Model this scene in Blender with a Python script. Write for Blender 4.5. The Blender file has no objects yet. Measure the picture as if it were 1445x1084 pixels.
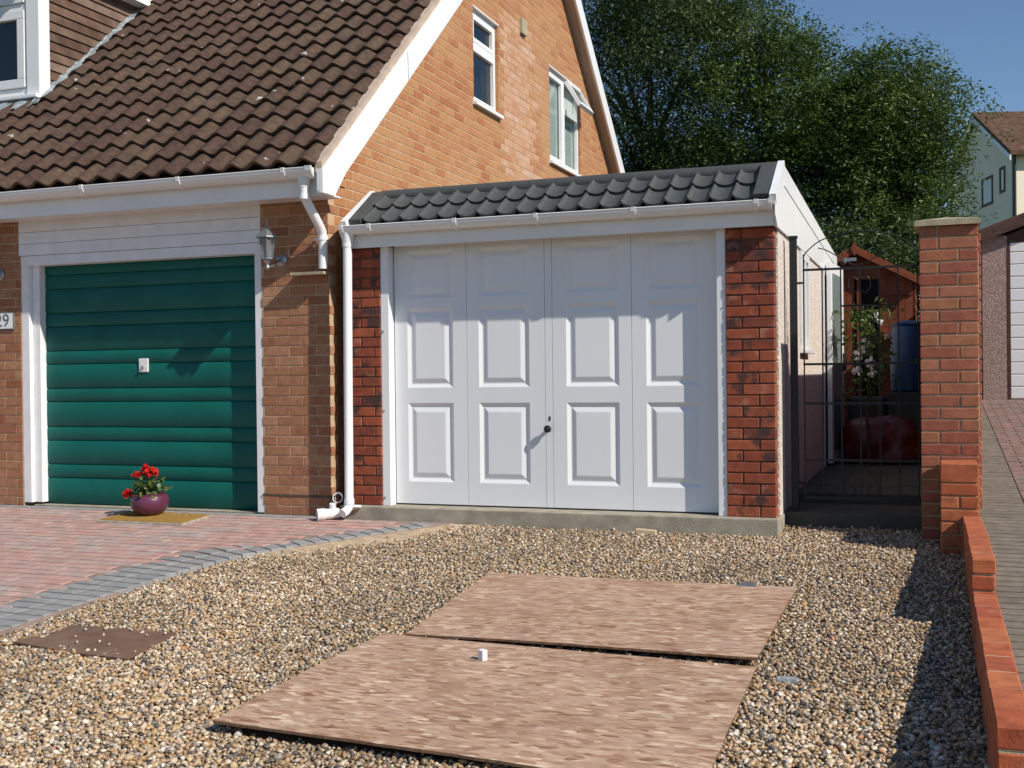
import bpy, bmesh, math, random
import numpy as np
from mathutils import Vector, Matrix

# ------------------------------------------------------------------ camera, sky, sun, exposure
S = bpy.context.scene
COL = S.collection
W0, H0, FPX = 1445.0, 1084.0, 1612.0
YAW, PITCH, ROLL = -0.35276, -0.00772, -0.01142
CAM = np.array([0.988, -7.778, 0.977])
_f = np.array([math.sin(YAW) * math.cos(PITCH), math.cos(YAW) * math.cos(PITCH), math.sin(PITCH)])
_r = np.array([math.cos(YAW), -math.sin(YAW), 0.0])
_u = np.cross(_r, _f)
_c, _s = math.cos(ROLL), math.sin(ROLL)
AX = np.array([_c * _r + _s * _u, -_s * _r + _c * _u, _f])


def project(p):
    d = AX @ (np.asarray(p, float) - CAM)
    if d[2] < 0.05:
        return None
    return (W0 / 2 + FPX * d[0] / d[2], H0 / 2 - FPX * d[1] / d[2], d[2])


def in_frame(p, m=30):
    q = project(p)
    return q is not None and -m < q[0] < W0 + m and -m < q[1] < H0 + m


cd = bpy.data.cameras.new('camera')
cam = bpy.data.objects.new('camera', cd)
COL.objects.link(cam)
cd.sensor_width = 36.0
cd.sensor_fit = 'HORIZONTAL'
cd.lens = FPX / W0 * 36.0
cd.clip_start, cd.clip_end = 0.05, 2000
mw = Matrix.Identity(4)
for i in range(3):
    mw[i][0], mw[i][1], mw[i][2], mw[i][3] = AX[0][i], AX[1][i], -AX[2][i], CAM[i]
cam.matrix_world = mw
S.camera = cam

SUN = Vector((1.0, -0.35, 0.86)).normalized()          # towards the sun
wd = bpy.data.worlds.new('World')
S.world = wd
wd.use_nodes = True
wn = wd.node_tree.nodes
sky = wn.new('ShaderNodeTexSky')
sky.sky_type = 'NISHITA'
sky.sun_disc = False
sky.sun_elevation = math.asin(SUN.z)
sky.sun_rotation = math.atan2(SUN.x, SUN.y)
sky.air_density, sky.dust_density, sky.ozone_density = 1.0, 0.0, 5.0
wd.node_tree.links.new(sky.outputs[0], wn['Background'].inputs[0])
wn['Background'].inputs[1].default_value = 0.098
sd = bpy.data.lights.new('sun', 'SUN')
sd.energy, sd.angle, sd.color = 4.9, math.radians(0.5), (1.0, 0.94, 0.85)
so = bpy.data.objects.new('sun', sd)
COL.objects.link(so)
so.location = (8, -6, 12)
so.rotation_euler = (-SUN).to_track_quat('-Z', 'Y').to_euler()
S.view_settings.view_transform = 'Standard'
S.view_settings.look = 'None'
S.view_settings.gamma = 1.0
S.view_settings.exposure = 0.08
S.view_settings.use_curve_mapping = False

rnd = random.Random(7)
npr = np.random.default_rng(11)
PI = math.pi


# ------------------------------------------------------------------ materials
def new_mat(name):
    m = bpy.data.materials.new(name)
    m.use_nodes = True
    return m, m.node_tree.nodes, m.node_tree.links, m.node_tree.nodes['Principled BSDF']


def pmat(name, col, var=0.15, scale=6.0, rough=0.6, bump=0.15, bscale=60.0, spec=0.4, metal=0.0,
         col2=None, stretch=None, dirt=None, dirt_scale=2.0, dist=0.01, detail=4.0):
    m, N, L, B = new_mat(name)
    g = N.new('ShaderNodeNewGeometry')
    vec = g.outputs['Position']
    if stretch:
        mp = N.new('ShaderNodeMapping')
        mp.inputs['Scale'].default_value = stretch
        L.new(vec, mp.inputs['Vector'])
        vec = mp.outputs['Vector']
    n = N.new('ShaderNodeTexNoise')
    n.inputs['Scale'].default_value = scale
    n.inputs['Detail'].default_value = detail
    L.new(vec, n.inputs['Vector'])
    mx = N.new('ShaderNodeMix')
    mx.data_type = 'RGBA'
    a = [c * (1 - var) for c in col[:3]] + [1]
    b = list(col2[:3]) + [1] if col2 else [min(1, c * (1 + var)) for c in col[:3]] + [1]
    mx.inputs['A'].default_value = a
    mx.inputs['B'].default_value = b
    mr = N.new('ShaderNodeMapRange')
    mr.inputs['From Min'].default_value = 0.32
    mr.inputs['From Max'].default_value = 0.68
    L.new(n.outputs['Fac'], mr.inputs['Value'])
    L.new(mr.outputs['Result'], mx.inputs['Factor'])
    out = mx.outputs['Result']
    if dirt:
        n3 = N.new('ShaderNodeTexNoise')
        n3.inputs['Scale'].default_value = dirt_scale
        n3.inputs['Detail'].default_value = 6
        L.new(g.outputs['Position'], n3.inputs['Vector'])
        mr3 = N.new('ShaderNodeMapRange')
        mr3.inputs['From Min'].default_value = dirt[1]
        mr3.inputs['From Max'].default_value = dirt[2]
        mr3.inputs['To Max'].default_value = dirt[3]
        L.new(n3.outputs['Fac'], mr3.inputs['Value'])
        m3 = N.new('ShaderNodeMix')
        m3.data_type = 'RGBA'
        m3.inputs['B'].default_value = list(dirt[0]) + [1]
        L.new(mr3.outputs['Result'], m3.inputs['Factor'])
        L.new(out, m3.inputs['A'])
        out = m3.outputs['Result']
    L.new(out, B.inputs['Base Color'])
    B.inputs['Roughness'].default_value = rough
    B.inputs['Metallic'].default_value = metal
    B.inputs['Specular IOR Level'].default_value = spec
    if bump:
        n2 = N.new('ShaderNodeTexNoise')
        n2.inputs['Scale'].default_value = bscale
        n2.inputs['Detail'].default_value = 3
        L.new(vec, n2.inputs['Vector'])
        bp = N.new('ShaderNodeBump')
        bp.inputs['Strength'].default_value = bump
        bp.inputs['Distance'].default_value = dist
        L.new(n2.outputs['Fac'], bp.inputs['Height'])
        L.new(bp.outputs['Normal'], B.inputs['Normal'])
    return m


def piece_mat(name, cols, rough=0.8, bump=0.4, bscale=90.0, stain=None, grain=0.25, spec=0.25, nscale=14.0):
    """one random colour per piece (object random + per-piece attribute), plus grain and stains"""
    m, N, L, B = new_mat(name)
    oi = N.new('ShaderNodeObjectInfo')
    at = N.new('ShaderNodeAttribute')
    at.attribute_name = 'rnd'
    ad = N.new('ShaderNodeMath')
    L.new(oi.outputs['Random'], ad.inputs[0])
    L.new(at.outputs['Fac'], ad.inputs[1])
    fr = N.new('ShaderNodeMath')
    fr.operation = 'FRACT'
    L.new(ad.outputs[0], fr.inputs[0])
    rp = N.new('ShaderNodeValToRGB')
    rp.color_ramp.interpolation = 'LINEAR'
    el = rp.color_ramp.elements
    k = len(cols)
    while len(el) < k:
        el.new(0.5)
    for i, c in enumerate(cols):
        el[i].position = i / (k - 1)
        el[i].color = list(c) + [1]
    L.new(fr.outputs[0], rp.inputs['Fac'])
    g = N.new('ShaderNodeNewGeometry')
    n = N.new('ShaderNodeTexNoise')
    n.inputs['Scale'].default_value = nscale
    n.inputs['Detail'].default_value = 6
    L.new(g.outputs['Position'], n.inputs['Vector'])
    mr = N.new('ShaderNodeMapRange')
    mr.inputs['From Min'].default_value = 0.3
    mr.inputs['From Max'].default_value = 0.7
    mr.inputs['To Min'].default_value = 1 - grain
    mr.inputs['To Max'].default_value = 1 + grain
    L.new(n.outputs['Fac'], mr.inputs['Value'])
    mu = N.new('ShaderNodeVectorMath')
    mu.operation = 'SCALE'
    L.new(rp.outputs['Color'], mu.inputs[0])
    L.new(mr.outputs['Result'], mu.inputs['Scale'])
    out = mu.outputs[0]
    for st in (stain or []):
        n3 = N.new('ShaderNodeTexNoise')
        n3.inputs['Scale'].default_value = st[1]
        n3.inputs['Detail'].default_value = 5
        n3.noise_dimensions = '4D'
        wv = N.new('ShaderNodeMath')
        wv.operation = 'MULTIPLY_ADD'
        wv.inputs[1].default_value = 31.0
        wv.inputs[2].default_value = st[1] * 1.7
        if st[1] > 4:
            L.new(fr.outputs[0], wv.inputs[0])
        else:
            wv.inputs[0].default_value = 0
        L.new(wv.outputs[0], n3.inputs['W'])
        L.new(g.outputs['Position'], n3.inputs['Vector'])
        mr3 = N.new('ShaderNodeMapRange')
        mr3.inputs['From Min'].default_value = st[2]
        mr3.inputs['From Max'].default_value = st[3]
        mr3.inputs['To Max'].default_value = st[4]
        L.new(n3.outputs['Fac'], mr3.inputs['Value'])
        m3 = N.new('ShaderNodeMix')
        m3.data_type = 'RGBA'
        m3.inputs['B'].default_value = list(st[0]) + [1]
        L.new(mr3.outputs['Result'], m3.inputs['Factor'])
        L.new(out, m3.inputs['A'])
        out = m3.outputs['Result']
    L.new(out, B.inputs['Base Color'])
    B.inputs['Roughness'].default_value = rough
    B.inputs['Specular IOR Level'].default_value = spec
    n2 = N.new('ShaderNodeTexNoise')
    n2.inputs['Scale'].default_value = bscale
    n2.inputs['Detail'].default_value = 4
    L.new(g.outputs['Position'], n2.inputs['Vector'])
    bp = N.new('ShaderNodeBump')
    bp.inputs['Strength'].default_value = bump
    bp.inputs['Distance'].default_value = 0.006
    L.new(n2.outputs['Fac'], bp.inputs['Height'])
    L.new(bp.outputs['Normal'], B.inputs['Normal'])
    return m


def pebbledash_mat(name, c1, c2, scale=110):
    m, N, L, B = new_mat(name)
    g = N.new('ShaderNodeNewGeometry')
    v = N.new('ShaderNodeTexVoronoi')
    v.inputs['Scale'].default_value = scale
    L.new(g.outputs['Position'], v.inputs['Vector'])
    rp = N.new('ShaderNodeValToRGB')
    e = rp.color_ramp.elements
    e[0].color, e[1].color = list(c1) + [1], list(c2) + [1]
    e.new(0.5).color = [0.5 * (a + b) * 0.75 for a, b in zip(c1, c2)] + [1]
    sp = N.new('ShaderNodeSeparateColor')
    L.new(v.outputs['Color'], sp.inputs[0])
    L.new(sp.outputs[0], rp.inputs['Fac'])
    L.new(rp.outputs['Color'], B.inputs['Base Color'])
    B.inputs['Roughness'].default_value = 0.85
    bp = N.new('ShaderNodeBump')
    bp.inputs['Strength'].default_value = 0.9
    bp.inputs['Distance'].default_value = 0.006
    bp.invert = True
    L.new(v.outputs['Distance'], bp.inputs['Height'])
    L.new(bp.outputs['Normal'], B.inputs['Normal'])
    return m


def osb_mat():
    m, N, L, B = new_mat('strand_board')
    g = N.new('ShaderNodeNewGeometry')
    cols = []
    for k, (rz, sx, sy, w) in enumerate(((0.15, 15, 46, 0), (-0.55, 17, 50, 3.1), (0.62, 18, 52, 7.7))):
        mp = N.new('ShaderNodeMapping')
        mp.inputs['Rotation'].default_value = (0, 0, rz)
        mp.inputs['Location'].default_value = (w, w * 2, 0)
        mp.inputs['Scale'].default_value = (sx, sy, 1)
        L.new(g.outputs['Position'], mp.inputs['Vector'])
        v = N.new('ShaderNodeTexVoronoi')
        v.voronoi_dimensions = '2D'
        v.inputs['Scale'].default_value = 1.0
        v.inputs['Randomness'].default_value = 1.0
        v.feature = 'SMOOTH_F1'
        v.inputs['Smoothness'].default_value = .38
        L.new(mp.outputs['Vector'], v.inputs['Vector'])
        sp = N.new('ShaderNodeSeparateColor')
        L.new(v.outputs['Color'], sp.inputs[0])
        cols.append(sp)
    rp = N.new('ShaderNodeValToRGB')
    el = rp.color_ramp.elements
    while len(el) < 5:
        el.new(0.5)
    for e, (p, c) in zip(el, ((0, (.22, .105, .06)), (.2, (.36, .205, .125)), (.55, (.46, .295, .195)), (.85, (.53, .365, .25)), (1, (.72, .56, .41)))):
        e.position = p
        e.color = list(c) + [1]
    def pick(base, sp, thr):
        gt = N.new('ShaderNodeMath')
        gt.operation = 'GREATER_THAN'
        gt.inputs[1].default_value = thr
        L.new(sp.outputs[1], gt.inputs[0])
        mm = N.new('ShaderNodeMix')
        mm.data_type = 'FLOAT'
        L.new(gt.outputs[0], mm.inputs['Factor'])
        L.new(base, mm.inputs['A'])
        L.new(sp.outputs[0], mm.inputs['B'])
        return mm.outputs['Result']
    dvo = pick(pick(cols[0].outputs[0], cols[1], .45), cols[2], .6)
    dv = N.new('ShaderNodeMath')
    dv.operation = 'MULTIPLY'
    dv.inputs[1].default_value = 1.0
    L.new(dvo, dv.inputs[0])
    L.new(dv.outputs[0], rp.inputs['Fac'])
    n = N.new('ShaderNodeTexNoise')
    n.inputs['Scale'].default_value = 7.0
    n.inputs['Detail'].default_value = 5
    L.new(g.outputs['Position'], n.inputs['Vector'])
    mr = N.new('ShaderNodeMapRange')
    mr.inputs['From Min'].default_value = .35
    mr.inputs['From Max'].default_value = .7
    mr.inputs['To Max'].default_value = .5
    L.new(n.outputs['Fac'], mr.inputs['Value'])
    mx = N.new('ShaderNodeMix')
    mx.data_type = 'RGBA'
    mx.inputs['B'].default_value = (.43, .305, .23, 1)
    L.new(mr.outputs['Result'], mx.inputs['Factor'])
    L.new(rp.outputs['Color'], mx.inputs['A'])
    n4 = N.new('ShaderNodeTexNoise')
    n4.inputs['Scale'].default_value = 2.2
    n4.inputs['Detail'].default_value = 7
    n4.inputs['Roughness'].default_value = .65
    L.new(g.outputs['Position'], n4.inputs['Vector'])
    mr4 = N.new('ShaderNodeMapRange')
    mr4.inputs['From Min'].default_value = .48
    mr4.inputs['From Max'].default_value = .70
    mr4.inputs['To Max'].default_value = .6
    L.new(n4.outputs['Fac'], mr4.inputs['Value'])
    m4 = N.new('ShaderNodeMix')
    m4.data_type = 'RGBA'
    m4.inputs['B'].default_value = (.27, .145, .085, 1)
    L.new(mr4.outputs['Result'], m4.inputs['Factor'])
    L.new(mx.outputs['Result'], m4.inputs['A'])
    mf = N.new('ShaderNodeMapping')
    mf.inputs['Rotation'].default_value = (0, 0, .12)
    mf.inputs['Scale'].default_value = (22, 170, 1)
    L.new(g.outputs['Position'], mf.inputs['Vector'])
    nf5 = N.new('ShaderNodeTexNoise')
    nf5.inputs['Scale'].default_value = 1.0
    nf5.inputs['Detail'].default_value = 5
    L.new(mf.outputs['Vector'], nf5.inputs['Vector'])
    mr5 = N.new('ShaderNodeMapRange')
    mr5.inputs['From Min'].default_value = .3
    mr5.inputs['From Max'].default_value = .7
    mr5.inputs['To Min'].default_value = .78
    mr5.inputs['To Max'].default_value = 1.22
    L.new(nf5.outputs['Fac'], mr5.inputs['Value'])
    sc5 = N.new('ShaderNodeVectorMath')
    sc5.operation = 'SCALE'
    L.new(m4.outputs['Result'], sc5.inputs[0])
    L.new(mr5.outputs['Result'], sc5.inputs['Scale'])
    L.new(sc5.outputs[0], B.inputs['Base Color'])
    B.inputs['Roughness'].default_value = .8
    B.inputs['Specular IOR Level'].default_value = .25
    bp = N.new('ShaderNodeBump')
    bp.inputs['Strength'].default_value = .5
    bp.inputs['Distance'].default_value = .003
    L.new(dv.outputs[0], bp.inputs['Height'])
    L.new(bp.outputs['Normal'], B.inputs['Normal'])
    return m


def leaf_mat(name, c1, c2, trans=0.35):
    m, N, L, B = new_mat(name)
    N.remove(B)
    at = N.new('ShaderNodeAttribute')
    at.attribute_name = 'rnd'
    mx = N.new('ShaderNodeMix')
    mx.data_type = 'RGBA'
    mx.inputs['A'].default_value = list(c1) + [1]
    mx.inputs['B'].default_value = list(c2) + [1]
    L.new(at.outputs['Fac'], mx.inputs['Factor'])
    p = N.new('ShaderNodeBsdfPrincipled')
    p.inputs['Roughness'].default_value = 0.42
    p.inputs['Specular IOR Level'].default_value = 0.45
    L.new(mx.outputs['Result'], p.inputs['Base Color'])
    t = N.new('ShaderNodeBsdfTranslucent')
    L.new(mx.outputs['Result'], t.inputs['Color'])
    ms = N.new('ShaderNodeMixShader')
    ms.inputs[0].default_value = trans
    L.new(p.outputs[0], ms.inputs[1])
    L.new(t.outputs[0], ms.inputs[2])
    L.new(ms.outputs[0], N['Material Output'].inputs['Surface'])
    return m


def attr_ramp_mat(name, stops, rough=0.6, spec=0.4, bump=0.0):
    m, N, L, B = new_mat(name)
    at = N.new('ShaderNodeAttribute')
    at.attribute_name = 'rnd'
    rp = N.new('ShaderNodeValToRGB')
    el = rp.color_ramp.elements
    while len(el) < len(stops):
        el.new(0.5)
    for e, (p, c) in zip(el, stops):
        e.position = p
        e.color = list(c) + [1]
    L.new(at.outputs['Fac'], rp.inputs['Fac'])
    g = N.new('ShaderNodeNewGeometry')
    n = N.new('ShaderNodeTexNoise')
    n.inputs['Scale'].default_value = 120
    L.new(g.outputs['Position'], n.inputs['Vector'])
    mr = N.new('ShaderNodeMapRange')
    mr.inputs['To Min'].default_value = .65
    mr.inputs['To Max'].default_value = 1.35
    L.new(n.outputs['Fac'], mr.inputs['Value'])
    mu = N.new('ShaderNodeVectorMath')
    mu.operation = 'SCALE'
    L.new(rp.outputs['Color'], mu.inputs[0])
    L.new(mr.outputs['Result'], mu.inputs['Scale'])
    nb = N.new('ShaderNodeTexNoise')
    nb.inputs['Scale'].default_value = 1.1
    nb.inputs['Detail'].default_value = 4
    L.new(g.outputs['Position'], nb.inputs['Vector'])
    mb = N.new('ShaderNodeMapRange')
    mb.inputs['From Min'].default_value = .3
    mb.inputs['From Max'].default_value = .7
    mb.inputs['To Min'].default_value = .74
    mb.inputs['To Max'].default_value = 1.16
    L.new(nb.outputs['Fac'], mb.inputs['Value'])
    m2 = N.new('ShaderNodeVectorMath')
    m2.operation = 'SCALE'
    L.new(mu.outputs[0], m2.inputs[0])
    L.new(mb.outputs['Result'], m2.inputs['Scale'])
    L.new(m2.outputs[0], B.inputs['Base Color'])
    B.inputs['Roughness'].default_value = rough
    B.inputs['Specular IOR Level'].default_value = spec
    return m


M = {}
M['house_brick'] = piece_mat('house_brick', [(.37, .145, .062), (.43, .205, .090), (.44, .225, .102), (.41, .180, .078), (.45, .230, .106), (.36, .135, .060), (.43, .210, .094)],
                             stain=[((.52, .33, .18), .9, .45, .75, .5), ((.30, .15, .08), 7.0, .62, .75, .35)], grain=.13, nscale=25)
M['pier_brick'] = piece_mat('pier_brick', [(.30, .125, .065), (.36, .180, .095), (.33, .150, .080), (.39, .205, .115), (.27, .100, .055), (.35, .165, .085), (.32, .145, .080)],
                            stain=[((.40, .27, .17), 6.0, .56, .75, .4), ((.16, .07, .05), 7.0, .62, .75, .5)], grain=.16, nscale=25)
M['pale_brick'] = piece_mat('pale_brick', [(.48, .25, .14), (.52, .31, .19), (.45, .21, .11), (.55, .36, .26), (.48, .25, .13)],
                            stain=[((.55, .42, .33), 7.0, .55, .72, .5)], grain=.15)
M['garage_brick'] = piece_mat('garage_brick', [(.26, .060, .030), (.31, .080, .038), (.22, .052, .030), (.34, .095, .045), (.27, .066, .033), (.16, .045, .030), (.30, .074, .036)],
                              stain=[((.050, .032, .030), 6.5, .535, .62, .85), ((.46, .24, .17), 8.3, .58, .70, .5)], grain=.2, bump=.6)
M['pillar_brick'] = piece_mat('pillar_brick', [(.33, .115, .060), (.37, .155, .085), (.28, .080, .050), (.35, .145, .080), (.31, .095, .062), (.36, .150, .075), (.25, .075, .050)],
                              stain=[((.20, .10, .09), 7.0, .6, .72, .5), ((.45, .30, .20), 9.5, .66, .78, .4)], grain=.18)
M['wall_brick'] = piece_mat('wall_brick', [(.40, .105, .040), (.44, .140, .058), (.36, .085, .036), (.42, .120, .050), (.33, .080, .038)],
                            stain=[((.17, .07, .05), 8.0, .6, .72, .5), ((.50, .24, .15), 6.0, .58, .75, .4)], grain=.22)
M['mortar_verge'] = pmat('mortar_verge', (.47, .37, .29), .12, 9, .9, .4, 120, .2)
M['mortar'] = pmat('mortar', (.52, .36, .22), .15, 12, .9, .4, 150, .2)
M['mortar_pale'] = pmat('mortar_pale', (.46, .39, .26), .2, 12, .9, .4, 150, .2)
M['mortar_dark'] = pmat('mortar_dark', (.10, .075, .06), .2, 12, .9, .3, 150, .2)
M['roof_tile'] = piece_mat('roof_tile', [(.058, .033, .024), (.075, .044, .031), (.090, .058, .038), (.066, .037, .027), (.080, .050, .034)], rough=.75,
                           bump=.35, bscale=160, stain=[((.45, .43, .40), 9.0, .685, .715, .85), ((.11, .085, .050), 3.0, .55, .75, .5)], grain=.3, nscale=20)
M['grey_tile'] = pmat('grey_tile', (.072, .075, .073), .12, 30, .55, .3, 300, .35)
M['upvc'] = pmat('white_upvc', (.80, .80, .79), .03, 3, .28, .0, 10, .5)
M['upvc_old'] = pmat('white_paint', (.76, .76, .75), .05, 4, .4, .05, 30, .45, dirt=((.55, .52, .46), .55, .8, .35), dirt_scale=5)
M['door_white'] = pmat('door_white_coat', (.78, .785, .79), .02, 2, .38, .12, 240, .45, stretch=(1, 1, .12), dist=.002)
M['bolt'] = pmat('steel', (.55, .55, .55), .1, 20, .35, 0, 10, .5, metal=.9)
M['green'] = pmat('green_paint', (.002, .100, .080), .1, 3, .5, .05, 40, .28, dirt=((.012, .125, .10), .5, .8, .45), dirt_scale=4)
M['frame_white'] = pmat('frame_white', (.77, .77, .77), .05, 8, .45, .08, 60, .4, dirt=((.5, .47, .42), .62, .8, .3), dirt_scale=9)
M['soffit'] = pmat('soffit_white', (.74, .72, .70), .04, 3, .5, 0, 10, .4)
M['verge_wood'] = pmat('verge_wood', (.42, .34, .27), .08, 3, .6, 0, 10, .3)
M['black'] = pmat('black_plastic', (.02, .02, .02), .2, 10, .45, 0, 10, .5)
M['iron'] = pmat('black_iron', (.012, .012, .013), .2, 30, .5, .2, 120, .45)
M['dark'] = pmat('dark_interior', (.015, .013, .012), .2, 4, .9, 0, 10, .1)
M['concrete'] = pmat('concrete', (.36, .32, .25), .18, 9, .9, .5, 120, .2, dirt=((.20, .18, .14), .5, .75, .6), dirt_scale=6)
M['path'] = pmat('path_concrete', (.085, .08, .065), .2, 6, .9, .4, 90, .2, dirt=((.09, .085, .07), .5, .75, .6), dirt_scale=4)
M['cap_stone'] = pmat('cap_stone', (.40, .34, .23), .15, 12, .9, .4, 120, .2, dirt=((.22, .20, .13), .5, .75, .5), dirt_scale=9)
M['lead'] = pmat('lead', (.26, .29, .31), .35, 22, .5, .5, 70, .5, dirt=((.55, .58, .60), .5, .7, .6), dirt_scale=18)
M['cladding'] = piece_mat('brown_cladding', [(.085, .045, .03), (.15, .09, .062), (.20, .135, .10), (.10, .055, .036), (.17, .11, .08)], rough=.7, grain=.3, nscale=7, stain=[((.26, .20, .16), 5.0, .52, .75, .5)])
M['dash'] = pebbledash_mat('pebbledash', (.92, .83, .73), (.55, .44, .37), 95)
M['dash2'] = pebbledash_mat('pebbledash_brown', (.52, .38, .32), (.26, .17, .15), 95)
M['render'] = pmat('cream_render', (.90, .80, .62), .04, 2, .85, .1, 60, .2)  # cream lightened and warmed to make up for weak bluish light on gable
M['far_roof'] = pmat('far_tile', (.11, .062, .04), .35, 5, .85, .3, 20, .2)
M['brown'] = pmat('brown_wood', (.075, .042, .03), .3, 8, .6, .3, 60, .3, stretch=(1, 1, 6))
M['shed'] = piece_mat('shed_board', [(.19, .052, .022), (.23, .066, .028), (.165, .044, .020), (.21, .058, .025)], rough=.65, grain=.25, bscale=70)  # board colour darkened to stand in for shade across the shed front
M['glass'], _N, _L, _B = new_mat('window_glass')
_N.remove(_B)
_t = _N.new('ShaderNodeBsdfTransparent')
_t.inputs[0].default_value = (.86, .90, .90, 1)
_g = _N.new('ShaderNodeBsdfGlossy')
_g.inputs['Roughness'].default_value = .02
_lf = _N.new('ShaderNodeLayerWeight')
_lp = _N.new('ShaderNodeMath')
_lp.operation = 'POWER'
_lp.inputs[1].default_value = 5.0
_L.new(_lf.outputs['Facing'], _lp.inputs[0])
_lw = _N.new('ShaderNodeMath')
_lw.operation = 'MULTIPLY_ADD'
_lw.inputs[1].default_value = .75
_lw.inputs[2].default_value = .05
_L.new(_lp.outputs[0], _lw.inputs[0])
_m = _N.new('ShaderNodeMixShader')
_L.new(_lw.outputs[0], _m.inputs[0])
_L.new(_t.outputs[0], _m.inputs[1])
_L.new(_g.outputs[0], _m.inputs[2])
_L.new(_m.outputs[0], _N['Material Output'].inputs['Surface'])
M['curtain'] = pmat('net_curtain', (.62, .64, .60), .25, 9, .9, .5, 25, .1, stretch=(1, 14, .6))
M['paver_pink'] = piece_mat('paver_pink', [(.43, .285, .245), (.47, .275, .23), (.40, .315, .285), (.48, .265, .215), (.42, .335, .305), (.46, .29, .245), (.40, .285, .255)],
                            stain=[((.42, .38, .34), 3.0, .5, .75, .55)], grain=.18, nscale=9)
M['paver_grey'] = piece_mat('paver_grey', [(.27, .27, .262), (.29, .29, .28), (.26, .26, .255), (.30, .295, .28)], stain=[((.40, .35, .28), 5.0, .58, .75, .5)], grain=.18)
M['paver_brown'] = piece_mat('paver_brown', [(.22, .155, .13), (.26, .175, .15), (.20, .15, .135), (.27, .165, .135), (.23, .175, .155)], stain=[((.14, .12, .10), 3.0, .55, .75, .5)], grain=.2)
M['paver_drab'] = piece_mat('paver_drab', [(.19, .165, .13), (.21, .18, .145), (.175, .155, .125)], stain=[((.12, .11, .08), 2.0, .5, .75, .5)], grain=.2)
M['sand'] = pmat('joint_sand', (.30, .22, .185), .25, 20, .95, .5, 200, .1)
M['sandy'] = pmat('sandy_dirt', (.47, .36, .24), .2, 12, .95, .5, 150, .1)
M['grit'] = pmat('gravel_base', (.22, .17, .115), .45, 90, .95, 1.0, 140, .1)
M['earth'] = pmat('earth', (.07, .085, .035), .4, 3, .95, .5, 20, .1, col2=(.05, .09, .02))
M['osb'] = osb_mat()
M['osb_edge'] = pmat('board_edge', (.17, .10, .06), .3, 40, .9, .3, 100, .2)
M['brown_board'] = pmat('brown_board', (.165, .095, .065), .2, 4, .75, .2, 80, .25, dirt=((.27, .19, .14), .45, .75, .6), dirt_scale=5)
M['pot'] = pmat('purple_glaze', (.115, .028, .065), .15, 8, .3, .1, 40, .5)
M['soil'] = pmat('soil', (.05, .03, .02), .3, 40, .95, .8, 90, .1)
M['coir'] = pmat('coir_mat', (.42, .245, .065), .3, 90, .95, 1.0, 260, .1)
M['mat_edge'] = pmat('mat_edge', (.36, .32, .26), .2, 20, .9, .2, 90, .1)
M['petal'] = pmat('red_petal', (.62, .022, .012), .25, 60, .55, .2, 90, .3)
M['white_petal'] = pmat('white_petal', (.75, .72, .72), .1, 60, .6, .2, 90, .3)
M['ger_leaf'] = leaf_mat('geranium_leaf', (.06, .11, .02), (.15, .18, .045), .25)
M['leaf_dark'] = leaf_mat('leaf_dark', (.028, .055, .012), (.095, .135, .032), .3)
M['leaf_mid'] = leaf_mat('leaf_mid', (.035, .075, .012), (.115, .170, .030), .32)
M['bark'] = pmat('bark', (.075, .055, .04), .3, 12, .9, .8, 40, .2)
M['lantern'] = pmat('lantern_metal', (.34, .36, .37), .12, 20, .35, .05, 60, .5, metal=.75)
M['lantern_glass'], _N, _L, _B = new_mat('lantern_glass')
_B.inputs['Base Color'].default_value = (.75, .8, .82, 1)
_B.inputs['Roughness'].default_value = .08
_B.inputs['Transmission Weight'].default_value = .85
_B.inputs['IOR'].default_value = 1.2
M['blue'] = pmat('blue_plastic', (.006, .045, .13), .15, 5, .4, .1, 20, .45)
M['red'] = pmat('red_plastic', (.11, .014, .010), .3, 7, .45, .4, 12, .4, dirt=((.30, .22, .22), .55, .7, .5), dirt_scale=7)
M['plaque'] = pmat('plaque_white', (.78, .78, .77), .04, 8, .4, 0, 10, .4)
M['plaque_edge'] = pmat('plaque_edge', (.12, .14, .13), .1, 8, .5, 0, 10, .4)
M['pine'] = pmat('pine_offcut', (.55, .43, .27), .15, 20, .7, .2, 60, .3)
M['slate'] = pmat('slate_scrap', (.12, .13, .15), .15, 20, .6, .2, 60, .3)
M['pebble'] = attr_ramp_mat('pebble', [(0, (.08, .07, .06)), (.09, (.17, .145, .12)), (.22, (.29, .18, .09)), (.36, (.42, .27, .13)), (.50, (.47, .335, .19)),
                                        (.62, (.35, .30, .25)), (.74, (.54, .405, .26)), (.86, (.66, .56, .42)), (.94, (.40, .19, .07)), (1, (.82, .76, .66))], .45, .5)


# ------------------------------------------------------------------ mesh helpers
WORLD = {}


def wpos(o):
    return WORLD.get(o.name, Vector((0, 0, 0))) if o else Vector((0, 0, 0))


def link(o, parent, w):
    COL.objects.link(o)
    WORLD[o.name] = Vector(w)
    if parent:
        o.parent = parent
    return o


def empty(name, loc):
    o = bpy.data.objects.new(name, None)
    o.empty_display_size = 0.1
    o.location = loc
    return link(o, None, loc)


def tag(o, label=None, cat=None, group=None, kind=None):
    if label:
        o['label'] = label
    if cat:
        o['category'] = cat
    if group:
        o['group'] = group
    if kind:
        o['kind'] = kind
    return o


def thing(name, label, cat, loc, group=None):
    return tag(empty(name, loc), label, cat, group)


def place(o, parent, w):
    o.location = Vector(w) - wpos(parent)
    return link(o, parent, w)


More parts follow.
